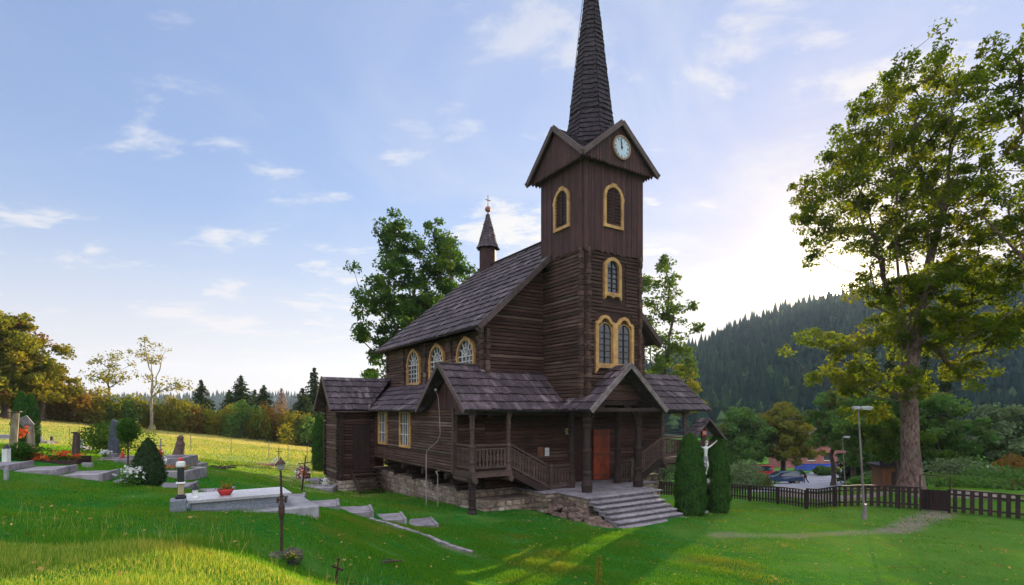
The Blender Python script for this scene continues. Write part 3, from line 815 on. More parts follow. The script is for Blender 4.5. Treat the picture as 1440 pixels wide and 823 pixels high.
# clock
cl = cm(); mp = front(gy0 + .12); cu, cz, cr = 1.53, 10.1, 0.39
circ = lambda r_, n=28: [(cu + r_ * math.cos(2 * math.pi * i / n), cz + r_ * math.sin(2 * math.pi * i / n)) for i in range(n)]
cl.ring(circ(cr + .07), circ(cr), mp, 0.02, 0.10, .5)
clock = cl.build('clock', pm('clock rim', (0.38, 0.24, 0.15), (0.28, 0.17, 0.11), 4, 0.5), church)
cl = cm(); cl.prism(circ(cr), mp, 0.02, 0.07, .5)
cl.build('clock_face', pm('clock face', (0.62, 0.72, 0.80), (0.50, 0.62, 0.72), 3, 0.4, rvar=0), clock)
cl = cm()
mpn = Vector((0, -1, 0))
for h_ in range(12):
    t_ = R(30 * h_); a, b = (cr * .74, cr * .92)
    num = [2, 1, 2, 3, 2, 1, 2, 3, 4, 2, 1, 2][h_]
    for k_ in range(num):
        cl.cut() if k_ == 0 else None
        off = (k_ - (num - 1) / 2) * 0.035
        sx_, sz_ = math.cos(t_) * off, -math.sin(t_) * off
        cl.beam(mp(cu + math.sin(t_) * a + sx_, cz + math.cos(t_) * a + sz_, .075), mp(cu + math.sin(t_) * b + sx_, cz + math.cos(t_) * b + sz_, .075), 0.016, 0.008, mpn)
cl.build('clock_numerals', M['black'], clock)
cl = cm()
for ang, ln, wd in ((-12, .30, .032), (-6, .20, .045)):
    t_ = R(ang)
    cl.beam(mp(cu - math.sin(t_) * .08, cz - math.cos(t_) * .08, .088), mp(cu + math.sin(t_) * ln, cz + math.cos(t_) * ln, .088), wd, 0.01, mpn)
cl.prism([(cu + .045 * math.cos(R(i * 36)), cz + .045 * math.sin(R(i * 36))) for i in range(10)], mp, .08, .1)
cl.build('clock_hands', M['black'], clock)
# spire
mb = cm(); SB = [(1.16, 10.55), (0.97, 11.35), (0.87, 12.0), (0.0, 18.9)]
def oct_(r_, z): return [(cx + r_ * math.cos(R(22.5 + 45 * i)), cy + r_ * math.sin(R(22.5 + 45 * i)), z) for i in range(8)]
for (r0, z0), (r1, z1) in zip(SB[:-1], SB[1:]):
    if r1 == 0: r1, z1 = 0.03, 18.7
    a, b = oct_(r0, z0), oct_(r1, z1)
    for i in range(8):
        j = (i + 1) % 8
        shingles(mb, [a[i], a[j], b[j], b[i]], 0.20, (0.10, 0.17), 0.022, 0.03, 0.05)
spire = mb.build('spire', M['shingle_dark'], church)
mb = cm(); mb.tube([(cx, cy, 18.6), (cx, cy, 19.7)], 0.03, 6); mb.ball((cx, cy, 18.95), 0.16); mb.beam((cx - .28, cy, 19.4), (cx + .28, cy, 19.4), .04, .04)
mb.build('spire_cross', M['iron'], spire)
mb = cm(); mb.tube([(cx - .62, cy + .75, 11.2), (cx - .60, cy + .62, 12.4), (cx - .40, cy + .40, 15), (cx - .12, cy + .12, 18.4)], 0.012, 5)
for z, r_ in ((11.8, .74), (12.9, .62), (14.1, .47), (15.6, .33)): mb.tube([(cx - r_ * .9, cy + r_ * .9, z), (cx - r_ * .6, cy + r_ * .6, z)], .01, 4)
mb.build('lightning_wire', M['iron'], spire)
mb = cm(); mb.beam((gx0 + .05, gy0 + .05, EZ + .16), (gx0 + .45, gy0 + .45, EZ + .42), .34, .03, (0, 0, 1)); mb.build('valley_flashing', pm('blue lit flashing', (0.10, 0.18, 0.42), (0.06, 0.10, 0.3), 6, 0.35), troof)  # blue of the light on the metal is put into its colour

# --- nave
mb = cm()
NH = 3.15
wins = (4.0, 6.75, 9.40)
hz = [(c_ - .80, c_ + .80, 1.15, 3.0) for c_ in wins]
logs(mb, left(NU0), [(NV0 + .17, -.4), (NV1, -.4), (NV1, NH), (NV0 + .17, NH)], hz)
mb.cut(); logs(mb, right(NU1), [(NV0 + .17, -3.0), (NV1, -3.0), (NV1, NH), (NV0 + .17, NH)])
nave = mb.build('nave_side_wall', M['log_side'], church)
mb = cm()
RZ = 7.75; RU0, RU1 = -3.4, 6.5
sl = (RZ - 3.15) / (CU - RU0)
logs(mb, front(NV0), [(NU0, -3.05), (NU1, -3.05), (NU1, NH + .2), (NU1 - .01, NH + .3), (CU, RZ - .25), (NU0 + .01, NH + .3), (NU0, NH + .2)])
mb.cut(); logs(mb, back(NV1), [(NU0, -3.05), (NU1, -3.05), (NU1, NH), (NU0, NH)])
mb.build('nave_front_wall', M['log_front'], church)
mb = cm()
logends(mb, NU0 + .02, NV0 + .1, -.3, NH, [(-1, 0)], h=.205); logends(mb, NU0 + .1, NV0, -.3, NH, [(0, -1)], h=.205)
for v_ in (5.38, 8.07, 10.75, NV1 - .1): logends(mb, NU0 + .02, v_, -.3, 3.1, [(-1, 0)], h=.23, w_=.26, ln=.13)
mb.build('corner_log_ends', M['log_side'], nave)
for c_ in wins: window(left(NU0), c_, 1.35, 2.85, 1.30, 0.12, 'lattice', church, out=0.12)
# nave roof with hipped rear
RV0, RV1, RVR = 2.05, 13.7, 10.7
mb = cm()
E0, E1 = (RU0, RV0, 3.15), (RU0, RV1, 3.15); G0, G1 = (RU1, RV0, 3.15), (RU1, RV1, 3.15); K0, K1 = (CU, RV0, RZ), (CU, RVR, RZ)
shingles(mb, [E0, E1, K1, K0], .46); shingles(mb, [G0, G1, K1, K0], .46); shingles(mb, [E1, G1, K1], .46)
nroof = mb.build('nave_roof', M['shingle'], church)
mb = cm()
for q in (E0, G0):
    mb.cut()
    mb.beam((q[0] + (.0), q[1] - .04, q[2] - .05), (K0[0], K0[1] - .04, K0[2] - .05), 0.06, 0.22, (0, 0, 1))
    mb.beam((q[0], q[1] + .10, q[2] - .16), (K0[0], K0[1] + .10, K0[2] - .16), 0.16, 0.12, (0, 0, 1))
mb.build('barge_board', M['barge'], nroof)
mb = cm(); mb.beam((CU, RV0, RZ + .03), (CU, RVR, RZ + .03), .24, .06); 
mb.build('ridge_board', M['shingle_dark'], nroof)
# ridge turret
tv = 9.75
mb = cm(); mb.lathe((CU, tv, 0), [(.46, 7.2), (.46, 8.75)], 8, R(22.5)); tur = mb.build('ridge_turret', M['board'], church)
mb = cm(); TP = [(.62, 8.72), (.50, 8.95), (.30, 9.7), (.05, 10.62)]
for (r0, z0), (r1, z1) in zip(TP[:-1], TP[1:]):
    a = [(CU + r0 * math.cos(R(22.5 + 45 * i)), tv + r0 * math.sin(R(22.5 + 45 * i)), z0) for i in range(8)]
    b = [(CU + r1 * math.cos(R(22.5 + 45 * i)), tv + r1 * math.sin(R(22.5 + 45 * i)), z1) for i in range(8)]
    for i in range(8): shingles(mb, [a[i], a[(i + 1) % 8], b[(i + 1) % 8], b[i]], .16, (.1, .16), .015, .02, .03)
mb.build('turret_roof', M['shingle'], tur)
mb = cm(); mb.tube([(CU, tv, 10.5), (CU, tv, 11.62)], .02, 6); mb.ball((CU, tv, 10.86), .17); mb.beam((CU - .16, tv, 11.35), (CU + .16, tv, 11.35), .035, .035)
mb.build('turret_cross', pm('copper ball', (0.30, 0.12, 0.09), (0.2, 0.08, 0.07), 6, 0.5), tur)

# --- aisle (left long side) and its windows
mb = cm()
sqw = ((7.22, 1.02), (10.06, 0.95))
logs(mb, left(AU0), [(2.6, -2.36), (11.4, -2.36), (11.4, .05), (2.6, .05)], [(c_ - w_ / 2 - .1, c_ + w_ / 2 + .1, -1.66, .05) for c_, w_ in sqw], h=.115)
mb.box(AU0, AU0 + .15, 2.52, 2.62, -2.4, 0.0)
aisle = mb.build('aisle_wall', M['log_side'], church)
mb = cm(); mb.box(AU0 - .09, AU0 + .07, 2.46, 2.60, -2.38, 0.06); mb.build('corner_post', M['rail_wood'], aisle)
mb = cm(); logs(mb, front(2.6), [(AU0 + .1, -2.36), (NU0, -2.36), (NU0, .3), (AU0 + .1, .3)], h=.12)
mb.cut(); logs(mb, front(2.6), [(NU1, -2.36), (AU1, -2.36), (AU1, .3), (NU1, .3)], h=.12)
mb.cut(); mb.box(AU1 - .12, AU1, 2.62, 12.5, -2.36, .05)
mb.build('porch_rear_wall', M['log_front'], church)
for c_, w_ in sqw: window(left(AU0), c_, -1.55, -.14, w_, .11, 'square', church, out=.10)
mb = cm(); AE = -4.6
zt = 1.25
shingles(mb, [(AE, 4.7, -.02), (AE, 11.4, -.02), (NU0 - .01, 12.9, zt), (NU0 - .01, 4.7, zt)], .42)
mb.cut(); shingles(mb, [(8.2, 4.7, -.02), (8.2, 12.9, -.02), (NU1 + .01, 12.9, zt), (NU1 + .01, 4.7, zt)], .42)
mb.build('aisle_roof', M['shingle'], church)
mb = cm()
for v_ in (3.05, 5.2, 7.4, 9.6): 
    mb.cut()
    mb.tube([(AU0 + .9, v_, -2.50), (AU0 - .12, v_, -2.50)], .13, 8)
    mb.tube([(AU0 + 1.2, v_, -2.74), (AU0 + .14, v_, -2.74)], .13, 8)
    mb.tube([(AU0 + 1.2, v_, -2.98), (AU0 + .36, v_, -2.98)], .13, 8)
mb.build('cantilever_logs', M['dark_wood'], church)
mb = cm(); mb.box(AU0 + .1, NU0 + 1, 2.7, 11.4, -2.42, -2.33); mb.build('underfloor', M['dark_wood'], church)
# --- annex
mb = cm(); XV0, XV1, XU0 = 11.4, 13.9, -5.95
logs(mb, left(XU0), [(XV0 + .1, -3.45), (XV1, -3.45), (XV1, .02), (XV0 + .1, .02)], h=.14)
annex = mb.build('annex_side_wall', M['log_side'], church)
mb = cm(); logs(mb, front(XV0), [(XU0, -3.45), (AU0 - .0, -3.45), (AU0 - .0, .02), (XU0, .02)], [(-5.30, -4.38, -3.0, -.75)], h=.14)
mb.cut(); logs(mb, back(XV1), [(XU0, -3.45), (NU0, -3.45), (NU0, .02), (XU0, .02)], h=.19)
mb.build('annex_front_wall', M['log_front'], church)
mb = cm(); mb.prism([(-5.27, -2.98), (-4.41, -2.98), (-4.41, -.80), (-5.27, -.80)], front(XV0), .0, .05)
for i in range(5): mb.prism([(-5.26 + i * .172, -2.96), (-5.26 + i * .172 + .16, -2.96), (-5.26 + i * .172 + .16, -.82), (-5.26 + i * .172, -.82)], front(XV0), .05, .065)
ad = mb.build('annex_door', M['dark_wood'], church)
mb = cm(); mb.tube([(-4.52, XV0 - .07, -1.95), (-4.52, XV0 - .13, -1.95), (-4.62, XV0 - .13, -1.95)], .015, 6); mb.build('handle', M['iron'], ad)
mb = cm(); logends(mb, XU0 + .02, XV0 + .1, -3.4, 0, [(-1, 0)], h=.19, w_=.17); logends(mb, XU0 + .1, XV0, -3.4, 0, [(0, -1)], h=.19, w_=.17); logends(mb, XU0 + .02, XV1 - .1, -3.4, 0, [(-1, 0)], h=.19, w_=.17)
mb.build('corner_log_ends', M['dark_wood'], annex)
mb = cm(); q0, q1, qm, RZ2, QE = 11.05, 14.35, 12.7, 1.68, -6.45
shingles(mb, [(QE, q0, -.0), (AE, q0, -.0), (NU0, qm, RZ2), (QE, qm, RZ2)], .42)
shingles(mb, [(QE, q1, -.0), (NU0, q1, -.0), (NU0, qm, RZ2), (QE, qm, RZ2)], .42)
axr = mb.build('annex_roof', M['shingle'], church)
mb = cm()
for q in (q0, q1): mb.beam((QE - .02, q, -.04), (QE - .02, qm, RZ2 - .02), .05, .16, (0, 0, 1))
mb.beam((QE, q0 + .02, -.07), (AE + .1, q0 + .02, -.07), .06, .05); mb.build('barge_board', M['barge'], axr)
mb = cm(); boards(mb, left(XU0 - .0), [(XV0 + .1, .0), (XV1, .0), (qm, 1.35)], .16, .025, 0, .1); mb.build('annex_gable', M['board'], church)
mb = cm()
for i in range(5):
    z = -2.98 - i * .17; v_ = XV0 - .35 - i * .26
    mb.box(-5.40, -4.30, v_ - .14, v_ + .14, z - .05, z)
for u_ in (-5.42, -4.28): mb.beam((u_, XV0 - .1, -3.0), (u_, XV0 - 1.65, -3.9), .05, .22)
mb.build('annex_steps', M['dark_wood'], church)

# --- masonry footing
def rubble(mb, x0, x1, y0, y1, z0, z1, s_=0.32):
    """block faced with irregular stones"""
    mb.box(x0 + .03, x1 - .03, y0 + .03, y1 - .03, z0, z1 - .02, .05)
    def face(mp_, a0, a1):
        z = z0
        while z < z1 - .03:
            h = min(random.uniform(.13, .24), z1 - z); a = a0
            while a < a1 - .03:
                w2 = min(random.uniform(.18, .5), a1 - a); g = .010; j = lambda: random.uniform(0, .035)
                bot = [(a + g + j(), z + g + j() * .5), (a + w2 - g - j(), z + g + j() * .5), (a + w2 - g - j() * .5, z + h - g - j() * .5), (a + g + j() * .5, z + h - g - j() * .5)]
                c0 = (sum(q[0] for q in bot) / 4, sum(q[1] for q in bot) / 4); top = [(c0[0] + (q[0] - c0[0]) * .8, c0[1] + (q[1] - c0[1]) * .75) for q in bot]
                d = random.uniform(.02, .06); rv = random.random()
                vs = [mp_(q[0], q[1], -.03) for q in bot] + [mp_(q[0], q[1], d) for q in top]
                mb.add(vs, [(4, 5, 6, 7), (0, 1, 5, 4), (1, 2, 6, 5), (2, 3, 7, 6), (3, 0, 4, 7)], rv)
                a += w2
            z += h
    face(lambda s, z, o: (s, y0 + .03 - o, z), x0, x1); face(lambda s, z, o: (x0 + .03 - o, s, z), y0, y1); face(lambda s, z, o: (x1 - .03 + o, s, z), y0, y1)
mb = cm()
rubble(mb, -3.70, 6.9, 2.55, 11.4, -4.9, -3.05)
rubble(mb, -3.55, -1.2, 1.5, 2.6, -4.5, -3.32)
rubble(mb, -1.3, 4.6, .75, 2.6, -4.9, -3.13)
rubble(mb, -.75, 3.0, -1.0, .80, -4.9, -3.13)
rubble(mb, -5.98, -4.0, 11.35, 14, -4.9, -3.45)
rubble(mb, -3.7, 6.9, 11.4, 13.3, -4.9, -3.05)
mb.build('stone_footing', M['stone'], church)
mb = cm(); mb.cbox(-1.38, 4.7, .70, 2.6, -3.13, FL, .015); mb.cbox(-.80, 3.05, -1.08, .70, -3.13, FL, .015)
# slightly uneven top flagstones
mb.build('porch_floor', M['slab'], church)
# wedge of fallen stones beside the steps
mb = cm(); random.seed(11)
for i in range(230):
    v_ = random.uniform(-2.5, .6); tt_ = (v_ + 2.5) / 3.1
    u_ = -.80 - abs(random.gauss(0, .34)); dz_ = -3.86 + tt_ * .62 * max(0, 1 - (abs(u_) - .8) / 1.0) + random.uniform(-.05, .0)
    r_ = random.uniform(.05, .15); vs = []; prof = [(r_ * .5, -r_ * .6), (r_, -.1 * r_), (r_ * .85, .35 * r_), (r_ * .3, .6 * r_)]
    mb.lathe((u_, v_, dz_), prof, 7, random.random() * 3, sx=random.uniform(.8, 1.4), sy=random.uniform(.8, 1.4))
mb.build('rubble_bank', pm('earthy rubble', (.17, .115, .09), (.07, .045, .035), 5, .9, 1, (1, 1, 1), .8, c3=(.10, .12, .05)), church)
# entrance steps
mb = cm(); z = FL; v_ = -1.08
for i in range(6):
    z -= .128; v0_ = v_ - .275
    ex_ = .0 if i < 5 else .12
    mb.cbox(-.68 + random.uniform(-.03, .02), 2.56 + random.uniform(-.02, .03), v0_ - .035, v_ + .10, z - .042, z, .012); mb.box(-.66, 2.54, v0_ + .0, v_ + .10, z - .16, z - .042)
    v_ = v0_
steps = mb.build('entrance_steps', M['slab'], church)
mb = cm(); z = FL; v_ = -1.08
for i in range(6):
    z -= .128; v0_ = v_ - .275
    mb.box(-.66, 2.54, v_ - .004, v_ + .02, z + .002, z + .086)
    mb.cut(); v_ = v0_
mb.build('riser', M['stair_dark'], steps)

# --- porch: posts, beams, railings
def post(u_, v_, z0, z1, r=.13, name='post', mat_='dark_wood'):
    mb = cm(); h = z1 - z0
    mb.box(u_ - r * 1.1, u_ + r * 1.1, v_ - r * 1.1, v_ + r * 1.1, z1 - h * .10, z1)
    prof = [(r * 1.35, 0), (r * 1.35, h * .03), (r * 1.5, h * .08), (r * 1.15, h * .14), (r * 1.05, h * .18), (r * 1.25, h * .20), (r * 1.25, h * .22), (r * .95, h * .24), (r * 1.1, h * .42), (r * 1.28, h * .44), (r * 1.28, h * .46), (r * .95, h * .48),
            (r * .92, h * .70), (r * 1.2, h * .715), (r * 1.2, h * .735), (r * .95, h * .75), (r * 1.2, h * .78), (r * 1.2, h * .80), (r * 1.0, h * .82), (r * 1.12, h * .90)]
    mb.lathe((u_, v_, z0), prof, 10, .2)
    return mb.build(name, M[mat_], church)
post(0.12, .0, FL, .35, .15); post(2.82, .0, FL, .35, .15); post(.42, 1.30, FL, .0, .12); post(2.95, 1.30, FL, .0, .12)
def mirror(u_): return 2 * CU - u_
BV = 1.27
for u_ in (-4.10, mirror(-4.10)):
    post(u_, BV, -2.38, 0, .085, mat_='rail_wood'); 
    post(u_, BV, -3.75, -2.40, .125, mat_='dark_wood')
for u_ in (-2.58, mirror(-2.58)): post(u_, BV, -2.38, 0, .085, mat_='rail_wood')
def railing(a, b, z0a, z0b, h=.92, nb=None, frame=True):
    """a,b plan points (u,v); z0 floor level at each"""
    mb = cm(); a = Vector((a[0], a[1], z0a)); b = Vector((b[0], b[1], z0b)); L = (b - a).length; d = (b - a)
    up = Vector((0, 0, 1))
    mb.beam(a + up * h, b + up * h, .10, .08); mb.cut(); mb.beam(a + up * (h - .14), b + up * (h - .14), .05, .05); mb.cut(); mb.beam(a + up * .12, b + up * .12, .07, .08)
    rl_ = mb.build('railing', M['rail_wood'], church)
    mb = cm(); nb = nb or int(L / .14); dn_ = Vector((d.x, d.y, 0)).normalized(); nr = Vector((-dn_.y, dn_.x, 0)) * .012
    for i in range(nb):
        c0 = a + d * ((i + .5) / nb)
        prof = [(.045, .15), (.045, .22), (.022, .28), (.05, .40), (.05, .52), (.022, .62), (.045, .68), (.045, h - .16)]
        L_ = [c0 - dn_ * w_ + up * z_ for w_, z_ in prof]; R_ = [c0 + dn_ * w_ + up * z_ for w_, z_ in prof]
        for k_ in range(len(prof) - 1):
            q = [L_[k_], R_[k_], R_[k_ + 1], L_[k_ + 1]]
            mb.add([tuple(x - nr) for x in q] + [tuple(x + nr) for x in q], [(3, 2, 1, 0), (4, 5, 6, 7), (1, 2, 6, 5), (3, 0, 4, 7)], (i * 0.618) % 1)
    mb.build('balusters', M['rail_wood'], rl_)
for s_ in (0, 1):
    f_ = (lambda u_: u_) if s_ == 0 else mirror
    railing((f_(-4.10), 2.55), (f_(-4.10), BV + .08), -2.18, -2.18)
    railing((f_(-4.02), BV), (f_(-2.66), BV), -2.18, -2.18)
    railing((f_(-2.50), BV), (f_(-.72), BV), -2.18, -3.09)
    if s_ == 0: railing((-.60, BV), (.30, BV), -3.09, -3.09, .93)
    else: railing((mirror(-.60), BV), (3.08, BV), -3.09, -3.09, .93)
    mb = cm()
    u0_, u1_ = sorted((f_(-4.2), f_(-2.5))); mb.box(u0_, u1_, 1.16, 2.58, -2.27, -2.19)
    mb.box(u0_, u1_, 1.13, 1.25, -2.40, -2.26); mb.box(min(f_(-4.22), f_(-4.10)), max(f_(-4.22), f_(-4.10)), 1.26, 2.58, -2.405, -2.265)
    mb.cut(); mb.tube([(f_(-4.10), 1.0, -2.50), (f_(-4.10), 2.6, -2.50)], .10, 8); mb.cut(); mb.tube([(f_(-2.60), 1.0, -2.50), (f_(-2.60), 2.6, -2.50)], .10, 8)
    mb.build('balcony_floor', M['rail_wood'], church)
    mb = cm()
    for v_ in (BV - .02, 2.45): mb.beam((f_(-2.5), v_, -2.30), (f_(-.86), v_, -3.12), .06, .24)
    for i in range(6): 
        u_ = f_(-2.4 + i * .27); z = -2.33 - i * .135; mb.box(u_ - .15, u_ + .15, 1.3, 2.42, z - .04, z)
    mb.build('side_stairs', M['dark_wood'], church)
mb = cm()
mb.box(-.72, -.56, BV - .07, BV + .07, -3.09, -2.08); mb.cut(); mb.box(mirror(-.56), mirror(-.72), BV - .07, BV + .07, -3.09, -2.08); mb.build('newel_post', M['rail_wood'], church)
# wall plates under the eaves, arch brackets of the gabled porch
mb = cm()
mb.box(-4.25, 7.4, BV - .08, BV + .08, -.16, -.02); mb.box(-4.2, -4.06, BV + .08, 2.5, -.16, -.02); mb.box(mirror(-4.06), mirror(-4.2), BV + .08, 2.5, -.16, -.02)
mb.cut(); mb.box(-.15, 3.1, -.12, .12, .20, .36); mb.box(-.45, 3.4, -.80, -.70, -.05, .08)
mb.box(-.05, .12, -.78, 1.2, -.02, .12); mb.box(2.8, 2.97, -.78, 1.2, -.02, .12)
wp = mb.build('porch_beam', M['dark_wood'], church)
mb = cm()
for a, sg_ in ((.22, 1), (2.73, -1)):
    mb.cut()
    prev = None
    for i in range(7):
        t_ = R(90 * i / 6); q = (a + sg_ * (.75 - .75 * math.cos(t_)), -.02, -.78 + .95 * math.sin(t_))
        if prev: mb.beam(prev, q, .10, .13, (0, -1, 0))
        prev = q
mb.build('arch_bracket', M['dark_wood'], wp)
# porch roofs: cross wings and projecting gable
mb = cm(); PE0, PE1, PM, PZ = .88, 4.98, 2.93, 1.75
PU0, PU1 = -4.62, 8.5
shingles(mb, [(PU0, PE0, 0), (-.45, PE0, 0), (-.45, PM, PZ), (PU0, PM, PZ)], .45)
mb.cut(); shingles(mb, [(3.4, PE0, 0), (PU1, PE0, 0), (PU1, PM, PZ), (3.4, PM, PZ)], .45)
mb.cut(); shingles(mb, [(PU0, PE1, 0), (NU0, PE1, 0), (NU0, PM, PZ), (PU0, PM, PZ)], .45)
mb.cut(); shingles(mb, [(PU1, PE1, 0), (NU1, PE1, 0), (NU1, PM, PZ), (PU1, PM, PZ)], .45)
# fill beside the tower
mb.cut(); shingles(mb, [(-.45, PE0, 0), (TU0 - .0, PE0, 0), (TU0, PM, PZ), (-.45, PM, PZ)], .45)
mb.cut(); shingles(mb, [(TU1, PE0, 0), (3.4, PE0, 0), (3.4, PM, PZ), (TU1, PM, PZ)], .45)
prf = mb.build('porch_roof', M['shingle'], church)
mb = cm()
for uu, s_ in ((PU0 - .03, -1), (PU1 + .03, 1)):
    mb.cut()
    mb.beam((uu, PE0 - .03, -.05), (uu, PM, PZ - .03), .05, .17, (0, 0, 1)); mb.beam((uu, PE1 + .03, -.05), (uu, PM, PZ - .03), .05, .17, (0, 0, 1))
mb.beam((PU0, PM, PZ + .03), (NU0 - .02, PM, PZ + .03), .2, .05)
mb.build('barge_board', M['barge'], prf)
mb = cm(); boards(mb, left(AU0 + .02), [(BV, -.02), (4.75, -.02), (PM, 1.50)], .15, .025, 0, .08); mb.build('wing_gable_boards', M['board'], prf)
mb = cm(); boards(mb, right(AU1 + .02), [(BV, -.02), (4.75, -.02), (PM, 1.50)], .15, .025, 0, .08); mb.build('wing_gable_boards', M['board'], prf)
# gabled entrance roof
mb = cm(); GV = -.92; ga, gb, gc, gz = -.50, 3.45, 1.475, 1.72
shingles(mb, [(ga, GV, 0), (ga, PE0, 0), (gc, PE0 , gz), (gc, GV, gz)][:4], .45)
shingles(mb, [(gb, GV, 0), (gb, PE0, 0), (gc, PE0, gz), (gc, GV, gz)], .45)
grf = mb.build('entrance_gable_roof', M['shingle'], church)
mb = cm()
for q in (ga, gb):
    mb.cut()
    mb.beam((q, GV - .03, -.04), (gc, GV - .03, gz - .02), .06, .18, (0, 0, 1)); mb.beam((q, GV + .04, .02), (gc, GV + .04, gz + .045), .22, .03, (0, 0, 1))
mb.build('barge_board', pm('worn barge board', (0.24, 0.19, 0.18), (0.13, 0.10, 0.10), 5, .6, .3), grf)
mb = cm(); logs(mb, front(-.14), [(ga + .35, .36), (gb - .35, .36), (gc + .02, gz - .12), (gc - .02, gz - .12)], h=.2); mb.build('entrance_gable_wall', M['log_front'], grf)
mb = cm(); mb.tube([(-.42, PE0 - .35, .02), (-.18, PE0 - .2, .38)], .02, 6); mb.build('flue_stub', M['cable'], grf)
# doorway and open door leaf
mb = cm(); mb.prism([(1.30, FL), (2.62, FL), (2.62, -.70), (1.30, -.70)], front(2.6), .03, .075); mb.build('doorway', pm('painted vestibule shade', (0.030, 0.012, 0.012), (0.05, 0.014, 0.012), 2, .6), church)  # flat dark panel, shade of the interior put into its colour
mb = cm()
dd = Vector((math.cos(R(-14)), math.sin(R(-14)), 0)); h0 = Vector((2.62, 2.50, 0)); nn = Vector((dd.y, -dd.x, 0))
def dpt(s, z, o): q = h0 + dd * s - Vector((0, 1, 0)) * o; return (q.x, q.y, z)
mb.prism([(0, FL + .03), (.80, FL + .03), (.80, -.86), (0, -.86)], dpt, 0, .05)
for i in range(5): mb.prism([(.01 + i * .157, FL + .05), (.157 + i * .157, FL + .05), (.157 + i * .157, -.88), (.01 + i * .157, -.88)], dpt, .05, .062 + .003 * (i % 2))
door = mb.build('door', M['door_red'], church)
mb = cm(); 
for z in (FL + .25, FL + 1.15, -1.05): mb.prism([(0.0, z - .05), (.8, z - .05), (.8, z + .05), (0, z + .05)], dpt, .064, .085)
mb.build('door_ledges', pm('door ledge', (.20, .05, .03), (.12, .035, .02), 4, .6), door)
mb = cm(); mb.prism([(-2.0, 0), (-1.0, 0), (-1.0, .02), (-2.0, .02)], front(2.6), 0, .01)
mb = cm(); lz = -1.02
mb.box(1.02, 1.16, 2.28, 2.42, lz, lz + .22); mb.box(1.0, 1.18, 2.26, 2.44, lz + .22, lz + .25); mb.box(1.07, 1.11, 2.42, 2.6, lz + .1, lz + .14)
mb.build('porch_lantern', pm('lantern glass', (.62, .50, .26), (.4, .32, .18), 4, .3), church)
mb = cm(); mb.prism([(-.35, -1.90), (-.06, -1.90), (-.06, -1.52), (-.35, -1.52)], front(2.6), .06, .085)
nb_ = mb.build('notice_board', pm('notice board', (.20, .08, .045), (.14, .055, .03), 4, .6), church)
mb = cm(); mb.prism([(.03, -1.90), (.25, -1.90), (.25, -1.56), (.03, -1.56)], front(2.6), .06, .075); mb.build('notice_sheet', M['white'], nb_)
# thin mast pipes and cable at the aisle corner
def gz_(u_, v_): q = CW(u_, v_); return H(q[0], q[1])
mb = cm()
mb.tube([(-4.50, 4.30, -3.95), (-4.50, 4.30, -1.75)], .025, 6); mb.cut(); mb.tube([(-4.50, 3.25, -3.9), (-4.50, 3.25, -2.45), (-4.50, 3.4, -2.35), (-4.3, 3.5, -2.33)], .025, 6)
mb.cut()
cab = [(-4.44, 3.55, .75), (-4.36, 3.50, .5), (-4.32, 3.50, .0), (-4.30, 3.45, -.9), (-4.34, 3.6, -1.2), (-4.50, 4.25, -1.6), (-4.50, 4.30, -1.8)]
mb.tube(cab, .014, 5); mb.ball((-4.44, 3.55, .78), .06)
mb.build('cable_pipe', M['cable'], church)
# ------------------------------------------------------------------ vegetation
random.seed(21); rng = np.random.default_rng(21)
L = {}
L['maple'] = leafm('maple leaves', (0.048, 0.100, 0.016), (0.125, 0.178, 0.026), 0.6, (1.9, 1.5, 0.35), c3=(0.115, 0.142, 0.022))
L['green'] = leafm('fresh green leaves', (0.040, 0.095, 0.022), (0.090, 0.140, 0.030), 0.5, (1.6, 1.4, 0.4))
L['dark'] = leafm('dark green leaves', (0.028, 0.085, 0.022), (0.075, 0.150, 0.032), 0.5, (1.7, 1.4, 0.5), c3=(0.055, 0.095, 0.025))
L['mid'] = leafm('mid green leaves', (0.060, 0.150, 0.042), (0.130, 0.230, 0.060), 0.45, (1.4, 1.3, 0.5), c3=(0.09, 0.09, 0.035))
L['autumn'] = leafm('yellowing leaves', (0.15, 0.17, 0.025), (0.27, 0.23, 0.035), 0.5, (1.5, 1.2, 0.4), c3=(0.12, 0.16, 0.03))
L['russet'] = leafm('russet leaves', (0.17, 0.105, 0.03), (0.22, 0.15, 0.04), 0.45, (1.5, 1.1, 0.5), c3=(0.12, 0.11, 0.03))
L['olive'] = leafm('olive leaves', (0.115, 0.160, 0.030), (0.24, 0.23, 0.042), 0.5, (1.5, 1.25, 0.4), c3=(0.17, 0.145, 0.03))
L['pale'] = leafm('pale willow leaves', (0.11, 0.17, 0.09), (0.18, 0.23, 0.12), 0.35, (1.2, 1.2, 0.6))
L['needle'] = leafm('spruce needles', (0.025, 0.050, 0.022), (0.050, 0.075, 0.030), 0.25, (1.6, 1.3, 0.5))
L['thuja'] = leafm('thuja scales', (0.026, 0.075, 0.016), (0.058, 0.125, 0.026), 0.25, (1.6, 1.4, 0.4))
L['far_needle'] = leafm('distant forest', (0.016, 0.036, 0.024), (0.036, 0.060, 0.034), 0.15, (1.2, 1.2, 0.6))
L['flower_w'] = leafm('white petals', (0.80, 0.78, 0.74), (0.62, 0.62, 0.58), 0.3, (1, 1, 1))
L['flower_r'] = leafm('red petals', (0.60, 0.06, 0.03), (0.55, 0.18, 0.04), 0.3, (1.2, 1, 1))
L['flower_y'] = leafm('yellow petals', (0.65, 0.50, 0.05), (0.60, 0.35, 0.05), 0.3, (1.2, 1, 1))

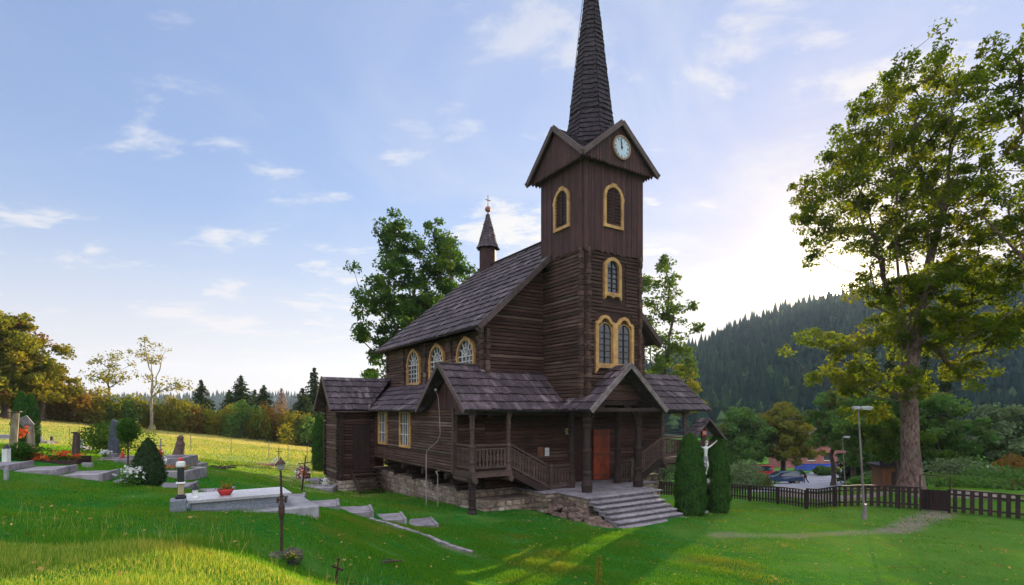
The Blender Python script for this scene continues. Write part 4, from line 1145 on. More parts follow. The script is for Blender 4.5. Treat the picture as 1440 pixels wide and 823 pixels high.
def quads(Pn, size, flat=0.5, asp=0.62):
    """random leaf quads at points"""
    n = len(Pn); nr = rng.normal(size=(n, 3)); nr[:, 2] = nr[:, 2] * 1.0 + flat * 1.6 * np.sign(rng.normal(size=n) + 1.5)
    nr /= np.linalg.norm(nr, axis=1, keepdims=True)
    a = np.cross(nr, rng.normal(size=(n, 3))); a /= np.linalg.norm(a, axis=1, keepdims=True) + 1e-9; b = np.cross(nr, a)
    s_ = (size * rng.uniform(0.6, 1.35, n))[:, None]
    a = a * s_ * .5; b = b * s_ * asp * .5; dr = nr * s_ * 0.12
    V_ = np.stack([Pn - a, Pn + b + dr, Pn + a, Pn - b + dr], 1).reshape(-1, 3)
    return V_, np.arange(n * 4).reshape(n, 4)

def tree(name, label, cat, base, blobs, depth, leafmat='green', bark='bark_dark', r0=0.3, fork=3.0, stems=1, cl=0.55, lpc=70, leaf=0.22, dens=1.0,
         thick=0.8, group=None, lean=0.0, flat=0.45, twig=0.018, crown='crown', trunk_top=0.75, splay=0.35):
    """blobs: (px, py, rpx) outlines of the crown at a depth -> a real crown with limbs"""
    bx, by, bz = base; pxm = F_ / depth
    root = thing(name, base, label, cat, 0, group)
    cs = []
    for (qx, qy, qr) in blobs:
        c = np.array([(qx - 720) / pxm - bx, 0.0, (577 - qy) / pxm - bz]); r_ = qr / pxm
        n = max(1, int(dens * (r_ / cl) ** 2 * 4.6 + 0.5))
        for _ in range(n):
            d_ = rng.normal(size=3); d_ /= np.linalg.norm(d_); d_ *= r_ * rng.uniform(0.35, 1.0)
            spread = max(r_, 0.45 * abs(c[0]) * 0 + thick)
            p_ = c + np.array([d_[0], d_[1] * 1.1 + rng.normal() * spread * 0.8, d_[2] * .9])
            cs.append(p_)
    cs = np.array(cs)
    top = cs[:, 2].max(); ctr = cs.mean(0)
    # stems
    nodes = [np.array([0, 0, -0.15])]; par = [-1]
    nt = 5
    for i in range(1, nt + 1):
        nodes.append(np.array([lean * i / nt + rng.normal() * .03, rng.normal() * .03, fork * i / nt])); par.append(len(nodes) - 2)
    fk = len(nodes) - 1
    for s_ in range(stems):
        a = 2 * np.pi * (s_ + rng.uniform(-.2, .2)) / stems; sp = splay * (top - fork) * (0 if stems == 1 else 1)
        last = fk; tx = lean + (ctr[0] - lean) * .5 + np.cos(a) * sp; ty = np.sin(a) * sp; tz = fork + (top - fork) * trunk_top * rng.uniform(.8, 1.05)
        for i in range(1, 7):
            t_ = i / 6; e_ = t_ ** 1.3
            nodes.append(np.array([lean + (tx - lean) * e_ + rng.normal() * .12, ty * e_ + rng.normal() * .12, fork + (tz - fork) * t_])); par.append(last); last = len(nodes) - 1
    ax = np.hypot(cs[:, 0] - ctr[0], cs[:, 1]) + 0.3 * np.abs(cs[:, 2] - fork)
    tips = []
    for i in np.argsort(ax):
        c = cs[i]; N = np.array(nodes); dlt = c - N; dist = np.linalg.norm(dlt, axis=1); hor = np.hypot(dlt[:, 0], dlt[:, 1])
        cost = dist + 1.3 * np.maximum(0, 0.35 * hor - dlt[:, 2]); cost[:min(4, fk)] += 50
        j = int(np.argmin(cost)); last = j; k_ = max(1, int(dist[j] / 1.1)); p0 = N[j]
        for q in range(1, k_ + 1):
            t_ = q / k_; p_ = p0 + (c - p0) * t_; p_[2] -= 0.10 * dist[j] * math.sin(math.pi * t_) * .6
            if q < k_: p_ = p_ + rng.normal(size=3) * .06 * min(1.5, dist[j])
            nodes.append(p_); par.append(last); last = len(nodes) - 1
        tips.append(last)
    nn = len(nodes); wgt = np.zeros(nn)
    for t_ in tips: wgt[t_] += 1
    for i in range(nn - 1, 0, -1): wgt[par[i]] += wgt[i]
    rad = np.maximum(twig, r0 * (wgt / max(1, wgt[fk])) ** 0.56)
    rad[:fk + 1] = [r0 * (1.0 + 0.75 * max(0, 1 - i / 1.6) ** 2 + .12 * (1 - i / fk)) for i in range(fk + 1)]
    for i in range(fk + 1, nn): rad[i] = min(rad[i], rad[par[i]] * .97)
    kids = [[] for _ in range(nn)]
    for i in range(1, nn): kids[par[i]].append(i)
    mb = MB()
    todo = [(0, None)]
    while todo:
        st, pr = todo.pop(); ch = [st] if pr is None else [pr, st]; cur = st
        while kids[cur]:
            ks = sorted(kids[cur], key=lambda q: -rad[q]); 
            for q in ks[1:]: todo.append((q, cur))
            cur = ks[0]; ch.append(cur)
        if len(ch) >= 2:
            rr = [rad[q] for q in ch]; 
            if pr is not None: rr[0] = min(rr[0], rr[1] * 1.2)
            rr[-1] *= .5
            mb.tube([nodes[q] for q in ch], rr, 12 if rr[0] > .25 else (6 if rr[0] > .06 else 4), caps=False, rv=.5)
    mb.build('trunk', M[bark], root, smooth=True, fixn=False)
    n = len(cs) * lpc
    idx = rng.integers(0, len(cs), n); sc_ = rng.uniform(0.6, 1.3, len(cs))[idx][:, None]
    off = rng.normal(size=(n, 3)); off /= np.linalg.norm(off, axis=1, keepdims=True); off *= rng.uniform(0.15, 1, n)[:, None] ** .6
    Pn = cs[idx] + off * np.array([cl, cl, cl * .68]) * sc_
    V_, F2 = quads(Pn, leaf, flat)
    tone = np.clip(rng.random(len(cs))[idx] * .6 + rng.random(n) * .4, 0, 1)
    np_mesh(crown, V_, F2, L[leafmat], root, tone)
    return root

def spruce(name, label, base, h, r, mat_='needle', group=None, dens=1.0, seed=0):
    root = thing(name, base, label, 'tree', random.random() * 6, group)
    mb = MB(); mb.tube([(0, 0, -.2), (0, 0, h * .5), (0, 0, h)], [h * .016 + .05, h * .009, .01], 6, False, .5); mb.build('trunk', M['bark_dark'], root, fixn=False)
    Vs = []; z = h * .06; nb_ = 0
    pts = []
    while z < h * .985:
        t_ = z / h; rr = r * (1 - t_) ** .85 * rng.uniform(.8, 1.1) + .05; k_ = int(7 * dens) + 2
        for b_ in range(k_):
            a = rng.uniform(0, 6.283); l2 = rr * rng.uniform(.7, 1.1); m_ = max(3, int(l2 / .12 * dens))
            s_ = (np.arange(m_) + rng.random(m_) * .5) / m_
            droop = -.32 * l2 * s_ ** 1.3 + .12 * l2 * np.maximum(0, s_ - .7)
            pts.append(np.stack([np.cos(a) * l2 * s_ + rng.normal(size=m_) * .06 * l2, np.sin(a) * l2 * s_ + rng.normal(size=m_) * .06 * l2, z + droop + rng.normal(size=m_) * .03], -1))
        z += h * .028 * rng.uniform(.8, 1.2)
    Pn = np.concatenate(pts); V_, F2 = quads(Pn, .06 * h ** .8 + .10, .8, .5)
    np_mesh('crown', V_, F2, L[mat_], root)
    return root

def bush(name, label, base, rx, rz, mat_, n=900, leaf=.2, group=None, cat='bush', ry=None, stems=True):
    root = thing(name, base, label, cat, 0, group); ry = ry or rx
    k_ = 9; c = rng.normal(size=(k_, 3)) * np.array([rx * .42, ry * .42, rz * .22]) + np.array([0, 0, rz * .5])
    c[:, 2] = np.clip(c[:, 2], rz * .25, rz * .8)
    idx = rng.integers(0, k_, n); off = rng.normal(size=(n, 3)); off /= np.linalg.norm(off, axis=1, keepdims=True); off *= rng.uniform(.3, 1, n)[:, None] ** .5
    Pn = c[idx] + off * np.array([rx * .55, ry * .55, rz * .42]); Pn[:, 2] = np.maximum(Pn[:, 2], 0.02)
    V_, F2 = quads(Pn, leaf, .3)
    np_mesh('foliage', V_, F2, L[mat_], root, np.clip((idx / k_) * .5 + rng.random(n) * .5, 0, 1))
    if stems:
        mb = MB()
        for q in c[:6]: mb.tube([(q[0] * .15, q[1] * .15, -.1), (q[0] * .6, q[1] * .6, q[2] * .6), tuple(q)], [.05, .035, .015], 5, False, .5)
        mb.build('stem', M['bark_dark'], root, fixn=False)
    return root

def column(name, label, base, h, r, n, leaf, mat_='thuja', group=None, prof=None, cat='thuja'):
    root = thing(name, base, label, cat, 0, group)
    prof = prof or [(0, .80), (.05, .93), (.2, 1.0), (.45, .97), (.65, .86), (.8, .72), (.91, .52), (.97, .30), (1.0, .03)]
    pz = np.array([q[0] for q in prof]); pr = np.array([q[1] for q in prof])
    body = MB(); ring = []
    nz, na = 26, 22; vs = []; fs = []
    for i in range(nz + 1):
        z = i / nz
        for a in range(na):
            t_ = 2 * math.pi * a / na; rr = np.interp(z, pz, pr) * r * (.90 + .05 * math.sin(a * 2.1 + z * 19) + .04 * math.sin(a * 3.7 - z * 31))
            vs.append((rr * math.cos(t_), rr * math.sin(t_), z * h))
    for i in range(nz):
        for a in range(na): b = (a + 1) % na; fs.append((i * na + a, i * na + b, (i + 1) * na + b, (i + 1) * na + a))
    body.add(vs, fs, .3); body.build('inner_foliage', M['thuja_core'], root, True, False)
    z = rng.random(n) ** .85; a = rng.uniform(0, 2 * np.pi, n); rr = np.interp(z, pz, pr) * r * (.93 + .05 * np.sin(a * 5 + z * 19) + .05 * np.sin(a * 3.3 - z * 31 + 1) + rng.normal(size=n) * .065)
    Pn = np.stack([rr * np.cos(a), rr * np.sin(a), z * h + .01], -1)
    nr = np.stack([np.cos(a), np.sin(a), np.full(n, .25)], -1) + rng.normal(size=(n, 3)) * .45; nr /= np.linalg.norm(nr, axis=1, keepdims=True)
    t1 = np.cross(nr, np.array([0, 0, 1.])); t1 /= np.linalg.norm(t1, axis=1, keepdims=True) + 1e-9; t2 = np.cross(t1, nr)
    s_ = (leaf * rng.uniform(.6, 1.3, n))[:, None]
    V_ = np.stack([Pn - t2 * s_ * .5, Pn + t1 * s_ * .22, Pn + t2 * s_ * .6 + nr * s_ * .15, Pn - t1 * s_ * .22], 1).reshape(-1, 3)
    np_mesh('foliage', V_, np.arange(n * 4).reshape(n, 4), L[mat_], root)
    return root
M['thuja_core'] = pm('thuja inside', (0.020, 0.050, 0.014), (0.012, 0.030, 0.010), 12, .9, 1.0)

# big maple by the fence
mpl = [(1300,104,28),(1338,138,34),(1262,112,26),(1238,138,26),(1205,168,28),(1190,212,32),(1232,200,42),(1290,180,52),(1350,190,42),(1152,262,32),(1140,300,26),(1200,270,48),(1262,262,48),(1322,262,50),
 (1372,250,32),(1160,330,30),(1228,330,38),(1290,330,48),(1350,335,50),(1405,330,36),(1146,362,16),(1245,395,36),(1300,405,55),(1372,405,55),(1425,385,40),(1246,460,44),(1300,465,46),(1362,465,42),
 (1190,486,26),(1152,478,18),(1128,486,14),(1200,532,32),(1160,535,20),(1240,540,36),(1335,520,28),(1395,470,36),(1222,585,20),(1425,440,36)]
tree('maple_tree', 'tall backlit maple with a thick spotted trunk rising behind the picket fence', 'tree', G(1281, 26.3), mpl, 26.5, 'maple', 'bark', .36, 5.2, 5, .46, 84, .16, .76, 1.5, trunk_top=.85, splay=.16, lean=-.1, flat=.6)
tree('maple_tree', 'maple bough reaching in from the right edge of the picture', 'tree', G(1600, 21), [(1422,52,22),(1445,82,40),(1432,130,30),(1460,180,46),(1424,238,26),(1455,285,36),(1500,120,60),(1520,220,70),(1540,320,60),(1402,268,14),(1398,78,12)],
     21, 'maple', 'bark', .34, 5.0, 3, .40, 60, .15, .7, 1.3, flat=.6)
# pair behind the nave
tree('deciduous_tree', 'left of the two tall green trees standing behind the church roof', 'tree', G(572, 42), [(560,322,18),(548,348,24),(578,345,18),(560,385,26),(528,398,18),(524,432,24),(560,430,32),(588,400,20),(518,468,18),(550,475,28),(585,452,26),(532,505,16),(518,522,10),(545,530,12)],
     42, 'dark', 'bark_dark', .3, 6, 2, .70, 105, .25, .95, 2.0, group='tall trees behind the church', splay=.1)
tree('deciduous_tree', 'right of the two tall green trees standing behind the church roof', 'tree', G(612, 43), [(615,332,16),(632,352,20),(610,372,26),(640,378,18),(630,405,22),(600,425,28),(652,382,9),(594,460,22),(625,440,15)],
     43, 'dark', 'bark_dark', .3, 6, 2, .70, 105, .25, .95, 2.0, group='tall trees behind the church', splay=.1)
tree('deciduous_tree', 'thin backlit tree to the right of the church tower', 'tree', G(926, 38), [(925,372,15),(913,402,20),(940,402,20),(925,440,26),(950,440,18),(966,440,12),(935,482,25),(960,502,20),(918,512,22),(945,532,22),(975,522,10),(972,468,11),(915,555,20)],
     38, 'green', 'bark_dark', .16, 4, 2, .6, 60, .22, .7, 1.2, splay=.08)
tree('deciduous_tree', 'yellow green young tree beside the right porch wing', 'tree', G(970, 50), [(963,520,14),(970,545,16),(962,570,18),(978,570,10)], 50, 'olive', 'bark_dark', .10, 2, 1, .5, 80, .20, 1.0, .6)
# trees across the road
tree('deciduous_tree', 'rounded green tree behind the bushes left of the parked blue car', 'tree', G(1040, 80), [(1043,585,16),(1032,605,20),(1058,606,20),(1045,625,26),(1030,640,18),(1062,632,16)], 80, 'mid', 'bark_dark', .3, 3, 1, .95, 100, .45, 1.3, 2.5, group='trees across the road')
tree('deciduous_tree', 'rounded olive tree standing directly behind the parked blue car', 'tree', G(1101, 80), [(1100,582,16),(1088,602,20),(1114,604,22),(1100,625,28),(1086,632,16),(1120,630,18)], 80, 'olive', 'bark_dark', .3, 3, 1, .95, 100, .45, 1.3, 2.5, group='trees across the road')
for (px_, d_, top_, wd_, mt_, lb) in ((1172,55,548,24,'mid','slim green tree between the blue car and the smaller lamp'),(1200,50,540,28,'mid','broad green tree rising behind the smaller street lamp'),
     (1225,42,545,34,'mid','green tree behind the nearer street lamp'),(1262,44,535,32,'dark','dark tree behind the wooden hut'),(1322,42,545,34,'mid','bushy green tree right of the maple trunk'),(1348,50,590,20,'mid','small green tree between maple and pale willow')):
    tree('deciduous_tree', lb, 'tree', G(px_, d_), [(px_, top_ + wd_ * .7, wd_ * .65), (px_ - wd_ * .5, top_ + wd_ * 1.7, wd_ * .7), (px_ + wd_ * .5, top_ + wd_ * 1.8, wd_ * .7), (px_, top_ + wd_ * 2.6, wd_ * .8), (px_ - wd_ * .5, top_ + wd_ * 3.0, wd_ * .5), (px_ + wd_ * .5, top_ + wd_ * 3.1, wd_ * .5)],
         d_, mt_, 'bark_dark', .2, 2.2, 1, .7, 100, .30, 1.2, 1.5, group='trees across the road', flat=.2)
tree('willow_tree', 'pale green willow in front of the dark hillside near the right edge', 'tree', G(1405, 48), [(1395,580,16),(1415,590,22),(1385,602,18),(1420,615,25),(1395,630,22),(1372,622,14),(1440,600,22),(1440,640,22)], 48, 'pale', 'bark_dark', .25, 2, 2, .65, 90, .28, 1.2, 1.6)
tree('deciduous_tree', 'fresh green low branches of a young maple hanging beside the thick trunk', 'tree', G(1262, 29.5), [(1245,585,16),(1256,608,18),(1248,632,16),(1240,610,12),(1300,620,10),(1304,640,8)], 29.5, 'green', 'bark_dark', .07, 1.5, 1, .4, 60, .2, 1.0, .7)
# spruces added behind the maple crown to shade the right lawn
for (px_, d_, top_, wp_, lb) in ((1204,58,488,22,'tall added shade spruce seen through the lower left boughs of the maple'),(1228,62,470,24,'tallest added shade spruce hidden behind the maple crown left of its trunk'),(1252,60,485,24,'added shade spruce just left of the maple trunk behind its crown'),(1302,58,480,24,'added shade spruce just right of the maple trunk behind its crown'),(1330,60,490,22,'added shade spruce behind the right lower boughs of the maple')):
    b_ = G(px_, d_); spruce('spruce_tree', lb, b_, (577 - top_) / F_ * d_ - b_[2], wp_ / F_ * d_ * 1.3, 'needle', 'added shade spruces behind the maple', 1.0)
# left wooded bank
lb_ = 'trees on the wooded bank at the left'
tree('deciduous_tree', 'tall olive tree at the left edge of the picture', 'tree', G(8, 55), [(8,455,20),(-10,470,26),(18,480,26),(-5,510,34),(25,520,28),(0,550,34),(-30,520,40)], 55, 'olive', 'bark_dark', .3, 3, 2, .85, 100, .36, 1.2, 2.0, group=lb_)
tree('deciduous_tree', 'russet tree between two olive trees on the left bank', 'tree', G(33, 57), [(28,462,12),(32,485,16),(36,510,18),(30,535,20),(42,550,16)], 57, 'russet', 'bark_dark', .25, 3, 1, .8, 100, .34, 1.2, 1.8, group=lb_)
tree('deciduous_tree', 'broad olive tree sloping down the left bank', 'tree', G(58, 58), [(50,490,16),(60,512,18),(72,535,16),(55,545,22),(80,555,12),(48,525,20)], 58, 'autumn', 'bark_dark', .25, 2.5, 1, .8, 100, .34, 1.2, 2.0, group=lb_)
tree('deciduous_tree', 'thin half bare tree with a round crown above the bushes on the left', 'tree', G(153, 68), [(155,500,10),(145,512,12),(165,515,12),(138,530,12),(158,532,14),(172,528,8)], 68, 'olive', 'bark_dark', .12, 4.5, 1, .8, 16, .30, 1.3, 1.3)
tree('deciduous_tree', 'tall nearly bare tree with upright stems and few yellow leaves', 'tree', G(213, 66), [(208,480,8),(224,490,8),(200,500,9),(215,505,10),(232,505,7),(205,530,9),(245,540,10),(228,545,10),(258,545,7)], 66, 'autumn', 'bark_pale', .16, 4.0, 3, .75, 14, .30, 1.4, 1.0, splay=.12)
# the band of bushes beyond the meadow
bl = [('olive','olive'),('autumn','yellow'),('russet','russet'),('mid','green'),('dark','dark green')]
spots = [(2,60,540,'olive'),(38,61,545,'russet'),(66,62,548,'olive'),(92,63,546,'russet'),(118,63,548,'russet'),(135,64,552,'autumn'),(160,66,562,'olive'),(178,67,564,'mid'),(205,69,560,'olive'),(222,70,565,'olive'),(240,70,564,'autumn'),(256,70,568,'olive'),
 (272,71,570,'russet'),(288,72,572,'olive'),(302,73,576,'olive'),(320,73,574,'autumn'),(336,72,568,'mid'),(350,74,582,'olive'),(366,75,578,'autumn'),(384,76,574,'russet'),(402,76,584,'autumn'),(420,78,588,'olive'),(436,78,590,'mid')]
for i, (px_, d_, hp, mt_) in enumerate(spots):
    hgt = (577 - hp) / F_ * d_ - G(px_, d_)[2]; cname = dict(bl)[mt_]
    nbr = ['at the foot of the wooded bank', 'below the half bare round tree', 'below the tall bare tree', 'in front of the spruces', 'near the church annex'][0 if px_ < 120 else 1 if px_ < 190 else 2 if px_ < 260 else 3 if px_ < 385 else 4]
    ordn = sum(1 for q in spots[:i] if q[3] == mt_ and (0 if q[0] < 120 else 1 if q[0] < 190 else 2 if q[0] < 260 else 3 if q[0] < 385 else 4) == (0 if px_ < 120 else 1 if px_ < 190 else 2 if px_ < 260 else 3 if px_ < 385 else 4))
    o3 = ['leftmost', 'second', 'third', 'fourth'][ordn]
    bush('bush', f'{o3} {cname} bush of the hedge row {nbr}', G(px_, d_), 1.9, hgt, mt_, 2200, .30, 'bushes beyond the meadow', ry=2.2)
for (px_, d_, hp, wp_, lb, mt_) in ((283,82,533,13,'lone dark spruce standing left of the spruce group','needle'),(339,84,527,20,'tallest spruce in the middle of the spruce group','needle'),(322,92,548,12,'small spruce just left of the tallest spruce','needle'),(358,95,547,12,'slim spruce just right of the tallest spruce','needle'),
     (371,82,541,17,'dark spruce between the tallest spruce and the bare larch','needle'),(396,90,546,11,'thin pinkish larch among the spruces','larch'),(425,80,545,17,'broad spruce left of the annex roof','needle'),(442,88,516,16,'tall spruce close to the annex gable','needle')):
    if mt_ == 'larch' and 'larch' not in L: L['larch'] = leafm('larch twigs', (0.24, 0.17, 0.13), (0.30, 0.22, 0.17), .3, (1.2, 1, 1))
    b_ = G(px_, d_); spruce('spruce_tree', lb, b_, (577 - hp) / F_ * d_ - b_[2], wp_ / F_ * d_ * 2.7, mt_, 'spruces beyond the meadow', 1.0 if mt_ == 'needle' else .6)
# graveyard shrubs
bush('juniper_bush', 'large dark spreading juniper behind the black gravestone', G(152, 25), 1.45, 1.45, 'dark', 5000, .10, cat='shrub')
bush('box_bush', 'low round dark green bush at the foot of the left wooden post', G(37, 16.0), .50, .46, 'dark', 2600, .055, cat='shrub')
column('dwarf_spruce', 'small dark conical conifer beside the stepped path', G(208, 14.2), 1.25, .42, 5200, .06, 'needle', prof=[(0, .6), (.1, .95), (.25, 1.0), (.5, .85), (.7, .62), (.85, .38), (.95, .18), (1, .03)], cat='conifer')
column('thuja_tree', 'left clipped thuja column in front of the wayside crucifix', G(970.5, 21.2), 3.18, .58, 15000, .11, group='thujas beside the crucifix')
column('thuja_tree', 'right clipped thuja column beside the wayside crucifix', G(1007, 22.2), 3.1, .54, 13000, .11, group='thujas beside the crucifix')
column('thuja_tree', 'left of the twin small thujas behind the wooden posts', G(30, 24.5), 2.45, .36, 3500, .10, group='small thujas in the graveyard')
column('thuja_tree', 'right bright green one of the twin small thujas behind the wooden posts', G(43, 24.8), 2.4, .34, 3500, .10, group='small thujas in the graveyard')
column('thuja_tree', 'dark green thuja column beyond the annex wall', G(449, 32), 3.3, .42, 5000, .12)
# shrubs by the car park
for (px_, d_, rx_, rz_, mt_, lb) in ((930,44,2.0,3.0,'pale','pale bush seen beneath the right porch wing'),(1030,46,2.2,2.6,'pale','pale leafy bush right of the crucifix thujas'),(1050,52,2.2,1.8,'mid','green bush left of the parked blue car'),(1056,60,1.2,.8,'olive','low olive bush at the bonnet of the blue car'),
     (1160,74,1.3,1.2,'mid','small green bush beside the far road bend'),(1226,36,1.2,.8,'mid','low green bush behind the fence left of the hut'),(1240,38,1.1,1.1,'pale','pale bush behind the fence close to the hut'),(1350,38,2.4,2.4,'pale','silvery bush left of the white van'),(1392,33,3.0,.8,'mid','low green bank of weeds behind the right fence'),(1440,34,3.0,1.5,'mid','green bush behind the right end of the fence'),
     (1428,40,1.6,2.2,'russet','reddish bush near the right edge below the willow'),(1375,37,2.0,1.5,'mid','green bush in front of the white van'),(960,70,4,4.5,'mid','dense green bush far behind the right porch wing'),(1010,75,4,5.0,'dark','dense dark bush behind the pale bushes')):
    bush('bush', lb, G(px_, d_), rx_, rz_, mt_, 2600, .16 + d_ * .002, 'bushes by the car park', ry=rx_)

# ------------------------------------------------------------------ hills
def hill(name, prof, d0, d1, z0, kind='structure', cols=140, rows=26, mat_=None, a=0, back_=1.5):
    pxs = np.linspace(prof[0][0], prof[-1][0], cols); ys = np.interp(pxs, [q[0] for q in prof], [q[1] for q in prof])
    V_ = []
    for j in range(rows + 8):
        for i in range(cols):
            th = math.atan((pxs[i] - 720) / F_); cth = math.cos(th)
            top = (577 - ys[i]) / F_ * d1 - z0
            if j < rows:
                t_ = j / (rows - 1); d_ = d0 + (d1 - d0) * t_; s_ = (t_ ** 1.15) * (1 - .0 * t_) ; z = z0 + top * (s_ * s_ * (3 - 2 * s_) * .35 + s_ * .65)
            else:
                t_ = (j - rows + 1) / 8; d_ = d1 + (d1 - d0) * t_; z = z0 + top * (1 - t_ * t_)
            w_ = math.sin(pxs[i] * .045 + j * .3) * math.sin(pxs[i] * .017 + 1) * top * .035 * min(1, j / 6) * (0 if j >= rows - 2 else 1)
            V_.append(((pxs[i] - 720) / F_ * d_, d_, z + w_))
    V_ = np.array(V_); n_ = np.arange((rows + 8) * cols).reshape(rows + 8, cols)
    Fh = np.stack([n_[:-1, :-1].ravel(), n_[:-1, 1:].ravel(), n_[1:, 1:].ravel(), n_[1:, :-1].ravel()], -1)
    o_ = np_mesh(name, V_, Fh, mat_, smooth=True); o_['kind'] = kind
    return V_.reshape(rows + 8, cols, 3)
M['hill'] = pm('forest floor', (0.030, 0.045, 0.025), (0.020, 0.035, 0.020), .05, .95, 0, rvar=0)
mprof = [(560,582),(700,577),(820,560),(900,533),(960,508),(985,497),(1010,485),(1050,468),(1090,453),(1120,445),(1160,436),(1200,426),(1250,416),(1300,406),(1350,394),(1400,384),(1450,382),(1550,375),(1700,380),(1900,400)]
HV = hill('hill', mprof, 300, 640, -14, mat_=M['hill'])
fprof = [(-500,560),(-200,562),(0,565),(150,566),(260,563),(330,561),(400,562),(450,561),(520,562),(620,566),(760,570),(960,574)]
HF = hill('far_hill', fprof, 700, 1300, -16, mat_=M['hill'], rows=12)
def forest(name, label, HV, n, hr, mat_, j0=0.0, jit=1.0, imax=None, spr=.8):
    rows, cols = HV.shape[0] - 8, HV.shape[1]
    u = rng.random(n) ** .8 * (rows - 1.001 + 2); v = rng.random(n) * (cols - 1.001)
    i0 = u.astype(int); j_0 = v.astype(int); fu = (u - i0)[:, None]; fv = (v - j_0)[:, None]
    Pn = (HV[i0, j_0] * (1 - fu) * (1 - fv) + HV[i0 + 1, j_0] * fu * (1 - fv) + HV[i0, j_0 + 1] * (1 - fu) * fv + HV[i0 + 1, j_0 + 1] * fu * fv)
    h = hr[0] + (hr[1] - hr[0]) * rng.random(n) ** 1.6; isd = rng.random(n) > spr
    Vs = []; Fs = []; Rs = []; b = 0
    na = 6; ang = np.arange(na) * 2 * np.pi / na
    for layer, (zb, zt_, rb) in enumerate(((.08, .50, .20), (.30, .74, .155), (.55, 1.0, .105))):
        rr = h * rb * rng.uniform(.8, 1.2, n); rr = np.where(isd, h * (.24, .27, .20)[layer], rr)
        hh = np.where(isd, h * .62, h)
        a = ang[None] + rng.uniform(0, 6.28, n)[:, None]; jr = rng.uniform(.72, 1.2, (n, na))
        ring = np.stack([Pn[:, 0:1] + np.cos(a) * rr[:, None] * jr, Pn[:, 1:2] + np.sin(a) * rr[:, None] * jr, Pn[:, 2:3] + hh[:, None] * zb + rng.normal(size=(n, na)) * h[:, None] * .02], -1)
        apx = np.stack([Pn[:, 0], Pn[:, 1], Pn[:, 2] + hh * zt_], -1)[:, None]
        V_ = np.concatenate([ring, apx], 1)
        base = b + np.arange(n)[:, None] * (na + 1)
        for k_ in range(na): Fs.append(np.concatenate([base + k_, base + (k_ + 1) % na, base + na], 1))
        pat = .5 + .5 * np.sin(Pn[:, 0] * .021 + 2 * np.sin(Pn[:, 2] * .05)) * np.sin(Pn[:, 2] * .06 + Pn[:, 0] * .013)
        tone = np.clip(np.where(isd, rng.uniform(.35, .85, n), rng.uniform(0, .30, n)) * (.5 + .8 * pat), 0, 1)
        for k_ in range(na): Rs.append(tone)
        Vs.append(V_.reshape(-1, 3)); b += n * (na + 1)
    o_ = np_mesh(name, np.concatenate(Vs), np.concatenate(Fs), L[mat_], rnd=np.concatenate(Rs))
    tag(o_, label, 'forest', kind='stuff'); return o_
L['far_needle'] = leafm('distant forest', (0.006, 0.018, 0.014), (0.065, 0.105, 0.032), 0.12, (1.2, 1.2, 0.6))
forest('hill_forest', 'dense spruce forest covering the mountainside on the right', HV, 15000, (9, 26), 'far_needle')
forest('far_forest', 'distant forest on the low ridge at the horizon', HF, 3500, (16, 26), 'far_needle')

# ------------------------------------------------------------------ valley air
mb = MB(); mb.box(-2400, 2400, -900, 2400, -40, 190)
m = bpy.data.materials.new('valley haze'); m.use_nodes = True; t = NT(m.node_tree); o = t.n('ShaderNodeOutputMaterial'); v = t.n('ShaderNodeVolumePrincipled')
v.inputs['Color'].default_value = (0.62, 0.78, 1.0, 1); v.inputs['Density'].default_value = 0.00015; v.inputs['Anisotropy'].default_value = 0.35
t.t.links.new(v.outputs[0], o.inputs['Volume'])
hz_ = mb.build('haze', m); hz_['kind'] = 'stuff'; hz_['label'] = 'thin bluish haze lying in the valley'; hz_['category'] = 'haze'
